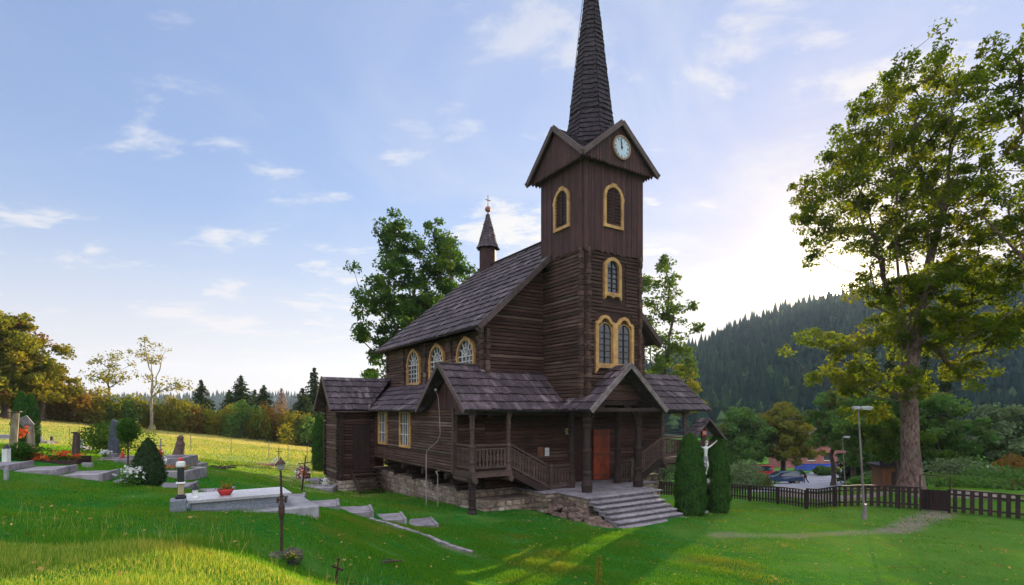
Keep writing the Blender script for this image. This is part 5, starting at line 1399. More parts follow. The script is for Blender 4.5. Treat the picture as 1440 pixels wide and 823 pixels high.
# ------------------------------------------------------------------ picket fence
random.seed(5); rng = np.random.default_rng(5)
def picket_fence(pts, label, group, gap0=0.0, h=0.92):
    a = Vector(pts[0]); root = thing('picket_fence', (a.x, a.y, H(a.x, a.y)), label, 'fence', 0, group)
    off = (-a.x, -a.y, -H(a.x, a.y))
    seg = []
    for p, q in zip(pts[:-1], pts[1:]):
        p, q = Vector(p), Vector(q); n = max(1, round((q - p).length / 0.5))
        for i in range(n): seg.append(p.lerp(q, i / n))
    seg.append(Vector(pts[-1]))
    zs = [H(q.x, q.y) for q in seg]
    zs = [sum(zs[max(0, i - 2):i + 3]) / len(zs[max(0, i - 2):i + 3]) for i in range(len(zs))]
    rl = MB(off)
    for k_, hz_ in enumerate((.24, .74)):
        rl.cut()
        for i in range(len(seg) - 1): rl.beam((seg[i].x, seg[i].y, zs[i] + hz_), (seg[i + 1].x, seg[i + 1].y, zs[i + 1] + hz_), .05, .07, rv=.5)
    rl.cut()
    for i in range(len(seg) - 1): rl.beam((seg[i].x, seg[i].y - .02, zs[i] + h), (seg[i + 1].x, seg[i + 1].y - .02, zs[i + 1] + h), .10, .05, rv=.6)
    rl.build('rail', M['fence'], root)
    pk = MB(off)
    for i in range(len(seg) - 1):
        d = (seg[i + 1] - seg[i]); L_ = d.length; dn_ = d.normalized(); nr = Vector((dn_.y, -dn_.x)); m_ = max(1, round(L_ / .205))
        for k_ in range(m_):
            t_ = (k_ + .5) / m_; c = seg[i] + d * t_ + nr * .04; z = zs[i] + (zs[i + 1] - zs[i]) * t_; w_ = .066 + random.uniform(-.004, .004); tl = random.uniform(-.008, .008)
            zt = z + h - .02 + random.uniform(-.012, .008); th = nr * .011
            q = [(c - dn_ * w_, z + .07), (c + dn_ * w_, z + .07), (c + dn_ * w_ + dn_ * tl, zt), (c - dn_ * w_ + dn_ * tl, zt)]
            pk.add([(u.x - th.x, u.y - th.y, zz_) for u, zz_ in q] + [(u.x + th.x, u.y + th.y, zz_) for u, zz_ in q], [(3, 2, 1, 0), (4, 5, 6, 7), (0, 1, 5, 4), (1, 2, 6, 5), (2, 3, 7, 6), (3, 0, 4, 7)])
    pk.build('pickets', M['fence'], root)
    i = 0; step = 5
    while i < len(seg):
        po = MB(off); s_ = seg[i]; po.cbox(s_.x - .04, s_.x + .04, s_.y + .03, s_.y + .11, zs[i] - .3, zs[i] + h + .01, .01); po.build('post', M['fence'], root); i += step
    return root
def X2(px, d): return ((px - 720) / F_ * d, d)
fg = 'sections of the dark picket fence'
picket_fence([X2(860, 38), X2(916, 36.5), X2(1025, 33), X2(1080, 29.5), X2(1135, 26.2)], 'dark picket fence section running behind the crucifix thujas', fg)
picket_fence([X2(1136, 26.1), X2(1184, 23.2), X2(1240, 22.4), X2(1292, 21.7)], 'dark picket fence section in front of the big maple trunk', fg)
picket_fence([X2(1337, 20.9), X2(1438, 19.6), X2(1600, 18.4), X2(1750, 17.6)], 'dark picket fence section from the gate to the right edge', fg)
# gate with a pipe portal
gA, gB = Vector(X2(1294, 21.6)), Vector(X2(1336, 20.95)); zA = H(gA.x, gA.y)
gr = thing('garden_gate', (gA.x, gA.y, zA), 'dark picket gate hung in a thin metal pipe frame', 'gate')
o_ = (-gA.x, -gA.y, -zA); d = gB - gA
mb = MB(o_)
for k_ in range(9):
    c = gA + d * ((k_ + .5) / 9); z = zA + (H(gB.x, gB.y) - zA) * (k_ + .5) / 9
    mb.box(c.x - .055, c.x + .055, c.y - .02, c.y + .005, z + .08, z + .88)
for h_ in (.26, .74): mb.beam((gA.x + .05, gA.y + .02, zA + h_), (gB.x - .05, gB.y + .02, H(gB.x, gB.y) + h_), .04, .07)
mb.build('gate_leaf', M['fence'], gr)
mb = MB(o_)
zB = H(gB.x, gB.y); mb.tube([(gA.x, gA.y, zA - .2), (gA.x, gA.y, zA + 1.42), (gA.x + .1, gA.y, zA + 1.46), (gB.x, gB.y, zB + 1.40), (gB.x, gB.y, zB - .2)], .028, 7)
mb.build('pipe_frame', M['iron'], gr)

# ------------------------------------------------------------------ street lamps
def lamp(base, h, lean, label, twin):
    root = thing('street_lamp', base, label, 'street lamp', 0, 'street lamps')
    mb = MB(); mb.tube([(0, 0, -.2), (lean * .5, 0, h * .5), (lean, 0, h)], [.042, .036, .026], 10, rv=.5); mb.lathe((0, 0, -.05), [(.10, 0), (.10, .05), (.07, .35), (.065, .6)], 10)
    mb.build('pole', M['pole'], root)
    mb = MB(); mb.tube([(lean, 0, h - .05), (lean, -.02, h + .05), (lean + .18, -.04, h + .09)], .03, 7); mb.build('bracket', M['pole'], root)
    mb = MB()
    for s_ in (1,) if not twin else (1, -1):
        x0, x1 = (lean + .08, lean + .50) if s_ == 1 else (lean - .24, lean + .02)
        mb.cbox(min(x0, x1), max(x0, x1), -.12, .06, h + .05, h + .16, .03)
    hd = mb.build('lamp_head', pm('lamp head ' + label[:5], (.38, .38, .39), (.28, .28, .29), 4, .4), root)
    mb = MB(); mb.box(lean + .12, lean + .46, -.09, .03, h + .025, h + .049); mb.build('lens', M['white'], hd)
lamp(G(1216, 20.6), 4.08, -.24, 'nearer street lamp on a rusty leaning pole on the lawn inside the fence', True)
lamp(G(1189, 38), 3.6, -.22, 'farther small street lamp with a single head beyond the fence', False)

# ------------------------------------------------------------------ wayside crucifix
cb = G(989.5, 21.9); root = thing('wayside_crucifix', cb, 'tall wooden crucifix with a little gabled roof between two clipped thujas', 'crucifix', R(12))
mb = MB(); mb.cbox(-.09, .09, -.05, .05, -.2, 3.75, .012); mb.cbox(-.62, .62, -.055, .045, 2.72, 2.86, .012); mb.build('cross', pm('crucifix timber', (.085, .035, .03), (.05, .022, .02), 5, .6, .4, (6, 6, 1)), root)
mb = MB()
for s_ in (-1, 1):
    a, b = Vector((0, 0, 3.80)), Vector((s_ * .72, 0, 2.98)); dirn = (b - a).normalized(); nn = Vector((-dirn.z * 1, 0, dirn.x)) * (1 if s_ < 0 else -1)
    if nn.z < 0: nn = -nn
    for k_ in range(5):
        p0 = a.lerp(b, k_ / 5); p1 = a.lerp(b, (k_ + 1.12) / 5)
        for y0 in (-.42, -.24, -.06, .12): 
            mb.add([tuple(p0 + Vector((0, y0, 0)) + nn * .01), tuple(p0 + Vector((0, y0 + .17, 0)) + nn * .01), tuple(p1 + Vector((0, y0 + .17, 0)) + nn * .035), tuple(p1 + Vector((0, y0, 0)) + nn * .035),
                    tuple(p0 + Vector((0, y0, 0)) - nn * .015), tuple(p0 + Vector((0, y0 + .17, 0)) - nn * .015), tuple(p1 + Vector((0, y0 + .17, 0)) + nn * .01), tuple(p1 + Vector((0, y0, 0)) + nn * .01)],
                   [(0, 1, 2, 3), (7, 6, 5, 4), (0, 4, 5, 1), (2, 6, 7, 3), (0, 3, 7, 4), (1, 5, 6, 2)])
    mb.beam(a + Vector((0, -.40, -.04)), b + Vector((0, -.40, -.04)), .04, .10, (0, 1, 0)); mb.beam(a + Vector((0, .2, -.04)), b + Vector((0, .2, -.04)), .04, .10, (0, 1, 0))
mb.build('small_roof', M['shingle'], root)
mb = MB(); mb.box(-.10, .10, -.075, -.052, 3.10, 3.32); tb = mb.build('title_board', M['red'], root)
mb = MB(); x = -.075
def stroke(a, b): mb.beam((a[0], -.079, a[1]), (b[0], -.079, b[1]), .012, .006, (0, 1, 0))
stroke((-.07, 3.15), (-.07, 3.27)); stroke((-.045, 3.15), (-.045, 3.27)); stroke((-.045, 3.27), (-.01, 3.15)); stroke((-.01, 3.15), (-.01, 3.27))
stroke((.015, 3.15), (.015, 3.27)); stroke((.015, 3.27), (.04, 3.24)); stroke((.04, 3.24), (.015, 3.21)); stroke((.015, 3.21), (.045, 3.15)); stroke((.07, 3.15), (.07, 3.27))
mb.build('title_letters', M['white'], tb)

def skin(name, joints, edges, mat_, parent, sub=2, loc=(0, 0, 0), rz=0):
    me = bpy.data.meshes.new(name); me.from_pydata([j[:3] for j in joints], edges, [])
    ob = bpy.data.objects.new(name, me); COL.objects.link(ob)
    me.materials.append(mat_)
    sm = ob.modifiers.new('skin', 'SKIN'); sm.use_smooth_shade = True; sm.branch_smoothing = .4
    for i, j in enumerate(joints):
        r_ = j[3]; me.skin_vertices[0].data[i].radius = (r_, j[4] if len(j) > 4 else r_)
    me.skin_vertices[0].data[0].use_root = True
    ss = ob.modifiers.new('sub', 'SUBSURF'); ss.levels = sub; ss.render_levels = sub
    ob.location = loc; ob.rotation_euler = (0, 0, rz)
    if parent is not None: ob.parent = parent
    return ob
# carved figure on the cross (1.1 m tall)
y = -.13
J = [(0, y, 2.22, .085, .06), (0, y - .01, 2.36, .075, .055), (0, y - .02, 2.52, .10, .065), (0, y - .015, 2.62, .09, .05), (.01, y - .03, 2.69, .03, .03), (.02, y - .06, 2.77, .058, .062), (.02, y - .06, 2.84, .05, .055),
     (-.13, y, 2.62, .038), (-.32, y + .02, 2.73, .028), (-.50, y + .04, 2.86, .02), (-.55, y + .05, 2.90, .026), (.13, y, 2.62, .038), (.32, y + .02, 2.73, .028), (.50, y + .04, 2.86, .02), (.55, y + .05, 2.90, .026),
     (-.05, y - .01, 2.14, .06), (-.06, y - .07, 1.90, .045), (-.025, y, 1.64, .030), (-.02, y - .05, 1.56, .028), (.05, y - .01, 2.14, .06), (.06, y - .08, 1.90, .045), (.025, y, 1.63, .030), (.02, y - .05, 1.55, .028)]
E = [(0, 1), (1, 2), (2, 3), (3, 4), (4, 5), (5, 6), (3, 7), (7, 8), (8, 9), (9, 10), (3, 11), (11, 12), (12, 13), (13, 14), (0, 15), (15, 16), (16, 17), (17, 18), (0, 19), (19, 20), (20, 21), (21, 22)]
fg_ = skin('carved_figure', J, E, M['white'], root)
mb = MB(); mb.lathe((0, y - .01, 0), [(.095, 2.06), (.105, 2.12), (.098, 2.24), (.088, 2.28)], 14, sy=.75); mb.build('loincloth', M['pale_conc'], fg_, True)
mb = MB(); mb.lathe((.02, y - .05, 0), [(.062, 2.80), (.07, 2.85), (.045, 2.90), (.01, 2.915)], 12); mb.build('hair', pm('carved hair', (.40, .36, .30), (.30, .26, .22), 9, .7), fg_, True)
mb = MB(); mb.box(-.10, .10, -.22, -.05, 1.10, 1.14); mb.lathe((.05, -.13, 1.14), [(.035, 0), (.05, .10)], 10); sh = mb.build('flower_shelf', M['iron'], root)
def petals(name, c, r, n, size, matn, parent):
    Pn = np.array(c) + rng.normal(size=(n, 3)) * r * .55; V_, F2 = quads(Pn, size, .3, .9); return np_mesh(name, V_, F2, L[matn], parent)
petals('white_flowers', (.08, -.14, 1.28), .10, 60, .06, 'flower_w', sh)
mb = MB(); mb.cbox(-.16, .16, -.14, .14, -.15, .10, .03); mb.build('stone_base', M['slab'], root)

# ------------------------------------------------------------------ concrete grave near the viewer
zc = -1.70; gx_, gy_ = -4.6, 11.3
root = thing('grave', (gx_, gy_, zc - .45), 'large granite and concrete grave with a lantern column and a red flower bowl on it', 'grave', R(33.06))
B_OFF = (0, 0, .45)
mb = MB(B_OFF)
mb.cbox(-2.05, .52, -.30, 1.15, -.75, -.28, .02); mb.build('concrete_base', M['pale_conc'], root)
mb = MB(B_OFF); mb.cbox(-1.80, .02, -.02, .98, -.28, -.20, .01); mb.cbox(-1.76, -.02, .03, .95, -.20, -.06, .01); mb.build('granite_tomb', M['granite'], root)
mb = MB(B_OFF); mb.cbox(-1.83, .04, -.04, 1.0, -.06, .0, .01); mb.build('cover_slab', pm('pale polished slab', (.46, .43, .44), (.33, .31, .33), 20, .25, .0), root)
mb = MB(B_OFF); mb.cbox(-2.10, -1.84, -.20, .12, -.35, .05, .02); mb.build('corner_pedestal', M['granite'], root)
mb = MB(B_OFF); mb.cbox(-2.42, -2.06, -.1, .06, -.55, -.25, .02); mb.build('side_kerb', M['pale_conc'], root)
def gpt(u, v, z): return (gx_ + CA * u - SA * v, gy_ + SA * u + CA * v, zc + z)
r2 = thing('grave_lantern', gpt(-1.93, -.04, .06), 'black column lantern with white cap on the corner of the large grave', 'lantern', R(33.06))
mb = MB(); mb.cbox(-.09, .09, -.09, .09, 0, .05, .01); mb.cbox(-.055, .055, -.055, .055, .05, .58, .01); mb.build('column', M['black'], r2)
mb = MB(); mb.box(-.05, .05, -.058, -.056, .07, .26); mb.build('pane', pm('amber pane', (.5, .38, .2), (.35, .3, .2), 5, .3), r2)
mb = MB(); mb.cbox(-.075, .075, -.075, .075, .27, .30, .01); mb.lathe((0, 0, .58), [(.07, 0), (.08, .03), (.075, .09), (.03, .11)], 12); mb.build('cap', M['white'], r2)
mb = MB(); mb.ball((0, 0, .72), .04); mb.build('cap_ball', M['red'], r2)
r2 = thing('candle_lantern', gpt(-1.68, .25, .0), 'small white candle lantern with a black pointed lid beside the column lantern', 'lantern', R(33.06))
mb = MB(); mb.lathe((0, 0, 0), [(.06, 0), (.06, .02), (.05, .04), (.05, .15), (.055, .16)], 10); mb.build('glass_body', M['white'], r2)
mb = MB(); mb.lathe((0, 0, .16), [(.065, 0), (.05, .03), (.02, .07), (.012, .11)], 10); mb.build('lid', M['black'], r2)
r2 = thing('flower_bowl', gpt(-1.15, .35, .0), 'red plastic bowl of small flowers standing on the grave slab', 'flower bowl')
mb = MB(); mb.lathe((0, 0, 0), [(.09, 0), (.10, .01), (.15, .09), (.16, .12), (.15, .12), (.13, .09)], 16); mb.build('bowl', M['red'], r2, True)
P1 = rng.normal(size=(160, 3)) * np.array([.07, .07, .02]) + np.array([0, 0, .135]); V_, F2 = quads(P1, .035, .4, .7); np_mesh('foliage', V_, F2, L['green'], r2)
petals('blossoms', (0, 0, .17), .09, 40, .035, 'flower_r', r2)

# ------------------------------------------------------------------ iron crosses
b = G(396, 8.15); root = thing('iron_cross', b, 'rusty wrought iron grave cross with a small lantern on top near the bottom left', 'grave cross', R(10))
mb = MB(); mb.tube([(0, 0, -.05), (.0, 0, .75), (-.012, 0, 1.34)], [.022, .020, .016], 8)
mb.tube([(-.05, 0, .86), (.06, 0, .86)], .014, 6)
for s_ in (-1, 1):
    for k_ in range(3): mb.ball((s_ * (.055), 0, .86 + (k_ - 1) * .026), .021, 8, 5)
mb.ball((0, 0, .92), .03, 8, 5); mb.ball((0, 0, .80), .034, 8, 5); mb.ball((0, 0, .48), .026, 8, 5)
mb.lathe((0, 0, .55), [(.02, 0), (.045, .1), (.045, .22), (.02, .3)], 8); mb.build('cross', M['iron'], root)
mb = MB(); mb.lathe((-.012, 0, 1.30), [(.02, 0), (.045, .03), (.055, .10)], 6); mb.build('lantern_glass', M['pale_conc'], root)
mb = MB(); mb.lathe((-.012, 0, 1.40), [(.075, 0), (.05, .035), (.015, .07), (.006, .10)], 6); mb.build('lantern_roof', M['iron'], root)
mb = MB(); random.seed(3)
for i in range(16):
    a = random.uniform(0, 6.28); r_ = random.uniform(.05, .24); mb.lathe((r_ * math.cos(a), r_ * math.sin(a) * .7, random.uniform(-.08, .0)), [(.05, -.03), (.10, .02), (.09, .08), (.03, .12)], 7, random.random())
mb.build('stone_heap', pm('mossy stones', (.10, .085, .06), (.04, .05, .025), 9, .95, 1, c3=(.05, .09, .02)), root)
r2 = thing('flower_pot', G(409, 7.9, .02), 'small dark pot of yellow primroses at the foot of the iron lantern cross', 'flower pot')
mb = MB(); mb.lathe((0, 0, -.04), [(.045, 0), (.06, .11), (.05, .11)], 12); mb.build('pot', M['black'], r2)
P1 = rng.normal(size=(150, 3)) * np.array([.045, .045, .02]) + np.array([0, 0, .10]); V_, F2 = quads(P1, .04, .4, .6); np_mesh('leaves', V_, F2, L['green'], r2); petals('blossoms', (0, 0, .13), .06, 24, .028, 'flower_y', r2)
b = G(471, 7.9); root = thing('iron_cross', b, 'short leaning rusty iron cross stub at the bottom edge', 'grave cross', R(-15))
mb = MB(); mb.tube([(0, 0, -.3), (.025, 0, .15), (.06, 0, .40)], [.02, .018, .012], 8); mb.beam((-.03, 0, .29), (.12, 0, .25), .022, .022)
for c_ in ((-.03, 0, .29), (.12, 0, .25), (.06, 0, .40), (.035, 0, .24)): mb.ball(c_, .022, 8, 5)
mb.build('cross', M['iron'], root)
b = G(424, 21.0); root = thing('iron_cross', b, 'slanting dark iron cross standing in the grass left of the annex', 'grave cross', R(10))
mb = MB(); mb.tube([(0, 0, -.1), (.06, 0, .5), (.16, 0, 1.42)], [.035, .03, .02], 8); mb.beam((-.12, 0, 1.08), (.40, 0, 1.16), .035, .035); mb.build('cross', M['iron'], root)

# ------------------------------------------------------------------ graves of the left graveyard
def flowers(name, base, label, r, n, mat_, leafn=500, h=.22):
    rt = thing(name, base, label, 'flowers')
    P1 = rng.normal(size=(leafn, 3)) * np.array([r * .5, r * .5, h * .28]) + np.array([0, 0, h * .5]); P1[:, 2] = np.maximum(P1[:, 2], .01); V_, F2 = quads(P1, .07, .4, .6); np_mesh('foliage', V_, F2, L['mid'], rt)
    P1 = rng.normal(size=(n, 3)) * np.array([r * .5, r * .5, h * .2]) + np.array([0, 0, h * .9]); V_, F2 = quads(P1, .075, .3, .9); np_mesh('blossoms', V_, F2, L[mat_], rt); return rt
# kerbed grave with black stone
b = G(155, 18.3); zb = b[2]
root = thing('grave', (b[0], b[1], zb), 'kerbed grave with a tall black leaning headstone on its left', 'grave', R(10))
mb = MB(); mb.cbox(-.26, .30, -.1, .35, -.25, .12, .02); mb.cbox(-.17, .17, .02, .25, .12, .26, .02); mb.build('plinth', M['slab'], root)
mb = MB(); q = [(-.15, 0), (.17, 0), (.26, 1.02), (-.02, 1.12)]
mb.prism([(x_, z_ + .26) for x_, z_ in q], lambda s, z, o: (s, .15 + o, z), -.06, .06); mb.build('headstone', pm('dark grey stone', (.09, .10, .13), (.06, .065, .08), 14, .3), root)
mb = MB()
for a in ((-.3, 2.3, -.35, -.20), (-.3, 2.3, 1.0, 1.15), (2.15, 2.3, -.20, 1.0)): mb.cbox(a[0], a[1], a[2], a[3], -.3, .09, .015)
mb.build('kerb', M['slab'], root)
r2 = flowers('flower_arrangement', (b[0] + .0, b[1] - .22, zb + .13), 'white flower arrangement at the foot of the black headstone', .14, 90, 'flower_w', 60, .2)
r2 = thing('grave_candle', (b[0] + .45, b[1] - .05, zb + .05), 'red glass grave candle beside the black headstone', 'candle')
mb = MB(); mb.lathe((0, 0, 0), [(.05, 0), (.055, .14), (.045, .2)], 10); mb.build('glass', M['red'], r2); mb = MB(); mb.lathe((0, 0, .2), [(.055, 0), (.03, .05), (.01, .10)], 10); mb.build('lid', M['red'], r2)
flowers('flower_arrangement', (b[0] + 1.25, b[1] + .5, zb + .12), 'pale yellow and white bouquet lying on the far kerb of the grave', .2, 80, 'flower_w', 160, .16)
# thin trained tree (ball on a stem)
b2 = G(180, 17.4); root = thing('standard_tree', b2, 'small dark ball shaped tree on a thin straight stem', 'tree')
mb = MB(); mb.tube([(0, 0, -.1), (0, 0, 1.0)], [.03, .022], 7); mb.build('trunk', M['bark_dark'], root)
P1 = rng.normal(size=(1700, 3)); P1 /= np.linalg.norm(P1, axis=1, keepdims=True); P1 *= rng.uniform(.5, 1, 1700)[:, None] * np.array([.34, .34, .42]); P1[:, 2] += 1.15; V_, F2 = quads(P1, .07, .3); np_mesh('crown', V_, F2, L['dark'], root)
flowers('flower_bush', G(183, 13.6), 'white hydrangea like blooms left of the small conical conifer', .24, 120, 'flower_w', 420, .40)
# right hand kerbed grave with plants
b = G(243, 17.0); root = thing('grave', b, 'grey kerbed grave planted with red flowers right of the conical conifer', 'grave', R(4))
mb = MB()
for a in ((-1.35, .60, -.40, -.22), (-1.35, .60, .75, .90), (.44, .60, -.22, .75), (-1.35, -1.2, -.22, .75)): mb.cbox(a[0], a[1], a[2], a[3], -.45, .17, .015)
mb.build('kerb', M['slab'], root)
mb = MB(); mb.box(-1.2, .44, -.22, .75, -.3, .05); mb.build('soil', M['gravel'], root)
P1 = rng.uniform([-1.1, -.15, .05], [.4, .7, .24], size=(700, 3)); V_, F2 = quads(P1, .07, .4); np_mesh('foliage', V_, F2, L['mid'], root)
P1 = rng.uniform([-1.0, -.12, .2], [.4, .6, .3], size=(60, 3)); V_, F2 = quads(P1, .07, .4, .9); np_mesh('blossoms', V_, F2, L['flower_r'], root)
# flat dark slab grave + eroded stone
b = G(262, 21.5); root = thing('grave', b, 'low dark stone slab grave beside the weathered standing stone', 'grave', R(-4))
mb = MB(); mb.cbox(-1.9, .55, -.5, .55, -.3, .10, .03); mb.cbox(-1.7, .3, -.4, .45, .10, .19, .03); mb.build('slab', M['slab'], root)
b = G(252, 22.6); root = thing('standing_stone', b, 'weathered brown standing stone on a base at the meadow edge', 'gravestone')
mb = MB(); mb.cbox(-.34, .36, -.2, .2, -.1, .30, .04)
mb.tube([(-.05, 0, .28), (0, 0, .55), (.04, 0, .80), (.03, 0, .93), (.05, 0, 1.06), (.05, 0, 1.14)], [.24, .19, .17, .12, .13, .06], 9); mb.build('stone', pm('brown weathered stone', (.16, .10, .08), (.08, .055, .05), 9, .9, 1), root)
b = G(226, 17.8); root = thing('iron_cross', b, 'thin small cross with red flowers behind the conical conifer', 'grave cross')
mb = MB(); mb.tube([(0, 0, -.05), (0, 0, 1.05)], .02, 6); mb.beam((-.13, 0, .82), (.13, 0, .82), .03, .03); mb.build('cross', M['pole'], root); petals('blossoms', (-.03, -.08, .62), .12, 50, .08, 'flower_r', root); petals('white_blossoms', (.1, -.1, .35), .12, 60, .08, 'flower_w', root)
# red begonia bed with low board
b = G(75, 16.3); root = thing('grave', b, 'low grave mound edged with boards and covered in red begonias', 'grave', R(-3))
mb = MB(); mb.box(-.70, .98, .18, .24, -.1, .16); mb.box(-.70, .98, -.30, -.25, -.15, .06); mb.box(.92, .98, -.25, .18, -.12, .1); mb.build('board_edging', M['dark_wood'], root)
P1 = rng.uniform([-.65, -.22, .02], [.9, .16, .16], size=(500, 3)); V_, F2 = quads(P1, .07, .4); np_mesh('foliage', V_, F2, L['dark'], root)
P1 = np.concatenate([rng.normal(size=(120, 3)) * [.13, .1, .08] + [-.62, -.1, .2], rng.normal(size=(110, 3)) * [.25, .1, .05] + [-.15, -.18, .1], rng.normal(size=(110, 3)) * [.16, .08, .06] + [.35, 0, .22], rng.normal(size=(50, 3)) * [.1, .08, .05] + [.72, 0, .14]])
V_, F2 = quads(P1, .07, .3, .9); np_mesh('blossoms', V_, F2, L['flower_r'], root)
b = G(123, 15.8); root = thing('plaque', b, 'small white rectangular plaque lying at the end of the begonia grave', 'plaque', R(-5)); mb = MB(); mb.cbox(-.16, .16, -.04, .04, -.05, .13, .01); mb.build('plate', M['pale_conc'], root)
# carved wooden posts
for px_, d_, h_, ln_, r_, lb in ((17, 18.5, 1.36, .14, .12, 'left pale weathered carved wooden post with a small roof board'), (44, 21.5, 1.05, -.02, .13, 'middle pale weathered wooden post behind the box bush'), (106, 18.4, .85, .05, .12, 'short wooden post beside the juniper')):
    b = G(px_, d_); root = thing('carved_post', b, lb, 'grave post', 0, 'carved wooden grave posts')
    mb = MB(); mb.tube([(0, 0, -.2), (ln_ * .5, 0, h_ * .5), (ln_, 0, h_)], [r_, r_ * .9, r_ * .75], 8); mb.build('post', M['bark_pale'] if px_ < 100 else M['bark_dark'], root)
    mb = MB(); mb.beam((ln_ - .12, -.05, h_ + .02), (ln_ + .12, .05, h_ + .04), .22, .04); mb.build('cap_board', M['rail_wood'], root)
b = G(37, 20.5); root = thing('memorial_board', b, 'grey tilted board with a red ribbon in front of the twin thujas', 'memorial board', R(20))
mb = MB(); mb.tube([(0, 0, -.1), (0, 0, 1.0)], .03, 6); mb.build('stake', M['bark_dark'], root)
mb = MB(); mb.beam((-.16, 0, 1.02), (.14, -.02, 1.18), .05, .42, (0, -.3, 1)); mb.build('panel', M['slab'], root); petals('red_ribbon', (-.1, -.06, .72), .16, 60, .12, 'flower_r', root)  # ribbon put together from scattered red petals
b = G(9, 15.0); root = thing('candle_lantern', b, 'white and black grave lantern at the far left beside the posts', 'lantern'); mb = MB(); mb.cbox(-.07, .07, -.07, .07, 0, .38, .01); mb.build('glass_body', M['white'], root); mb = MB(); mb.lathe((0, 0, .38), [(.09, 0), (.05, .07), (.02, .12)], 8); mb.build('lid', M['black'], root); mb = MB(); mb.cbox(-.09, .09, -.09, .09, -.1, 0, .01); mb.build('foot', M['black'], root)
b = G(8.5, 12.5); root = thing('marker_stake', b, 'short pale stake at the left edge below the first slab', 'stake'); mb = MB(); mb.cbox(-.04, .04, -.03, .03, -.1, .26, .008); mb.build('stake', M['pale_conc'], root)
# far graves in the sun
for px_, d_, w_, h_, lb, mt_ in ((115, 27, .3, .55, 'small pale cross stone behind the short wooden post', 'pale_conc'), (53, 33, .8, .35, 'low pinkish grave kerb on the sunny slope', 'slab'), (10, 31, 1.4, .35, 'long pale grave slab at the left edge of the meadow', 'pale_conc'), (73, 36, .25, .55, 'pair of small reddish grave markers on the meadow', 'iron')):
    b = G(px_, d_); root = thing('gravestone', b, lb, 'gravestone'); mb = MB(); mb.cbox(-w_, w_, -.3, .3, -.2, h_ * .35, .03); mb.cbox(-w_ * .35, w_ * .35, -.08, .08, h_ * .35, h_, .03); mb.build('stone', M[mt_], root)
b = G(426, 27.5); root = thing('grave', b, 'dark red headstone with pink wreaths on the sunny grass left of the annex', 'grave', R(6))
mb = MB(); mb.lathe((0, 0, 0), [(.34, -.1), (.36, .3), (.30, .55), (.12, .66)], 12, sy=.3); mb.build('headstone', pm('dark red stone', (.12, .04, .045), (.08, .03, .03), 6, .4), root); petals('wreath', (0, -.2, .25), .35, 160, .11, 'flower_w', root); petals('red_wreath', (.05, -.24, .3), .2, 70, .11, 'flower_r', root)
mb = MB(); mb.cbox(-.9, .9, -.5, .35, -.2, .04, .02); mb.build('kerb', M['slab'], root)
b = G(447, 25.5); root = thing('grave', b, 'low pale grave slab partly hidden by the annex corner', 'grave', R(4)); mb = MB(); mb.cbox(-1.0, .8, -.5, .5, -.3, .16, .03); mb.build('slab', M['slab'], root); petals('white_flowers', (.35, -.1, .35), .18, 70, .10, 'flower_w', root)
b = G(392, 31); root = thing('iron_cross', b, 'thin small iron cross with pale flowers on the sunny meadow', 'grave cross'); mb = MB(); mb.tube([(0, 0, -.1), (0, 0, 1.1)], .02, 6); mb.beam((-.2, 0, .85), (.2, 0, .85), .03, .03); mb.build('cross', M['iron'], root); petals('blossoms', (0, -.1, .12), .35, 90, .12, 'flower_w', root)
b = G(375, 31); root = thing('grave', b, 'low reddish grave border left of the thin cross on the meadow', 'grave'); mb = MB(); mb.cbox(-.9, .6, -.3, .3, -.2, .08, .02); mb.build('border', pm('brick red border', (.30, .11, .07), (.2, .08, .05), 5, .8), root)
b = G(302, 22.5); root = thing('branch_pile', b, 'low pile of dark twigs lying in the grass behind the big grave', 'branch pile')
mb = MB()
for i in range(22): a = random.uniform(-.5, .5); x_ = random.uniform(-.9, .5); y_ = random.uniform(-.2, .2); mb.tube([(x_, y_, random.uniform(.0, .12)), (x_ + .4 * math.cos(a), y_ + .4 * math.sin(a), random.uniform(.02, .2))], .02, 4)
mb.build('twigs', M['bark_dark'], root)
b = G(545, 9.6); root = thing('branch', b, 'forked dry branch lying on the grassy bank near the bottom', 'branch', R(18))
mb = MB(); mb.tube([(-.32, 0, .02), (-.1, .03, .05), (.12, .02, .06), (.26, .06, .04)], [.012, .018, .018, .01], 6); mb.tube([(.1, .02, .06), (.04, .14, .07), (-.06, .22, .05)], [.014, .01, .006], 5); mb.tube([(-.1, .03, .05), (.0, -.05, .05)], .008, 5); mb.build('wood', M['rail_wood'], root)
# tall weed
b = G(841, 11.6); root = thing('weed', b, 'single tall yellow green weed standing in the lawn at the bottom', 'weed')
mb = MB(); mb.tube([(0, 0, -.02), (.01, 0, .4), (.03, 0, .72)], [.012, .008, .004], 5); mb.build('stem', M['stemg'] if 'stemg' in M else pm('weed stem', (.10, .16, .04), (.08, .12, .03), 5, .7), root)
P1 = []
for i in range(90): z = .1 + i * .0068; a = i * 2.4; l_ = .07 * (1 - z * .7); P1.append((.01 + z * .02 + math.cos(a) * l_, math.sin(a) * l_, z))
V_, F2 = quads(np.array(P1), .085, .6, .4); np_mesh('leaves', V_, F2, L['autumn'], root)
# wire fence posts along the meadow
for i, px_ in enumerate((58, 98, 140, 268, 325, 378, 405, 432)):
    d_ = 40 - i * .6; b = G(px_, d_); rt = thing('fence_post', b, 'thin pale post of the wire fence crossing the sunny meadow', 'fence post', 0, 'thin posts of the meadow wire fence')
    mb = MB(); mb.tube([(0, 0, -.1), (0, 0, 1.2)], .022, 6); mb.build('post', M['pole'], rt)

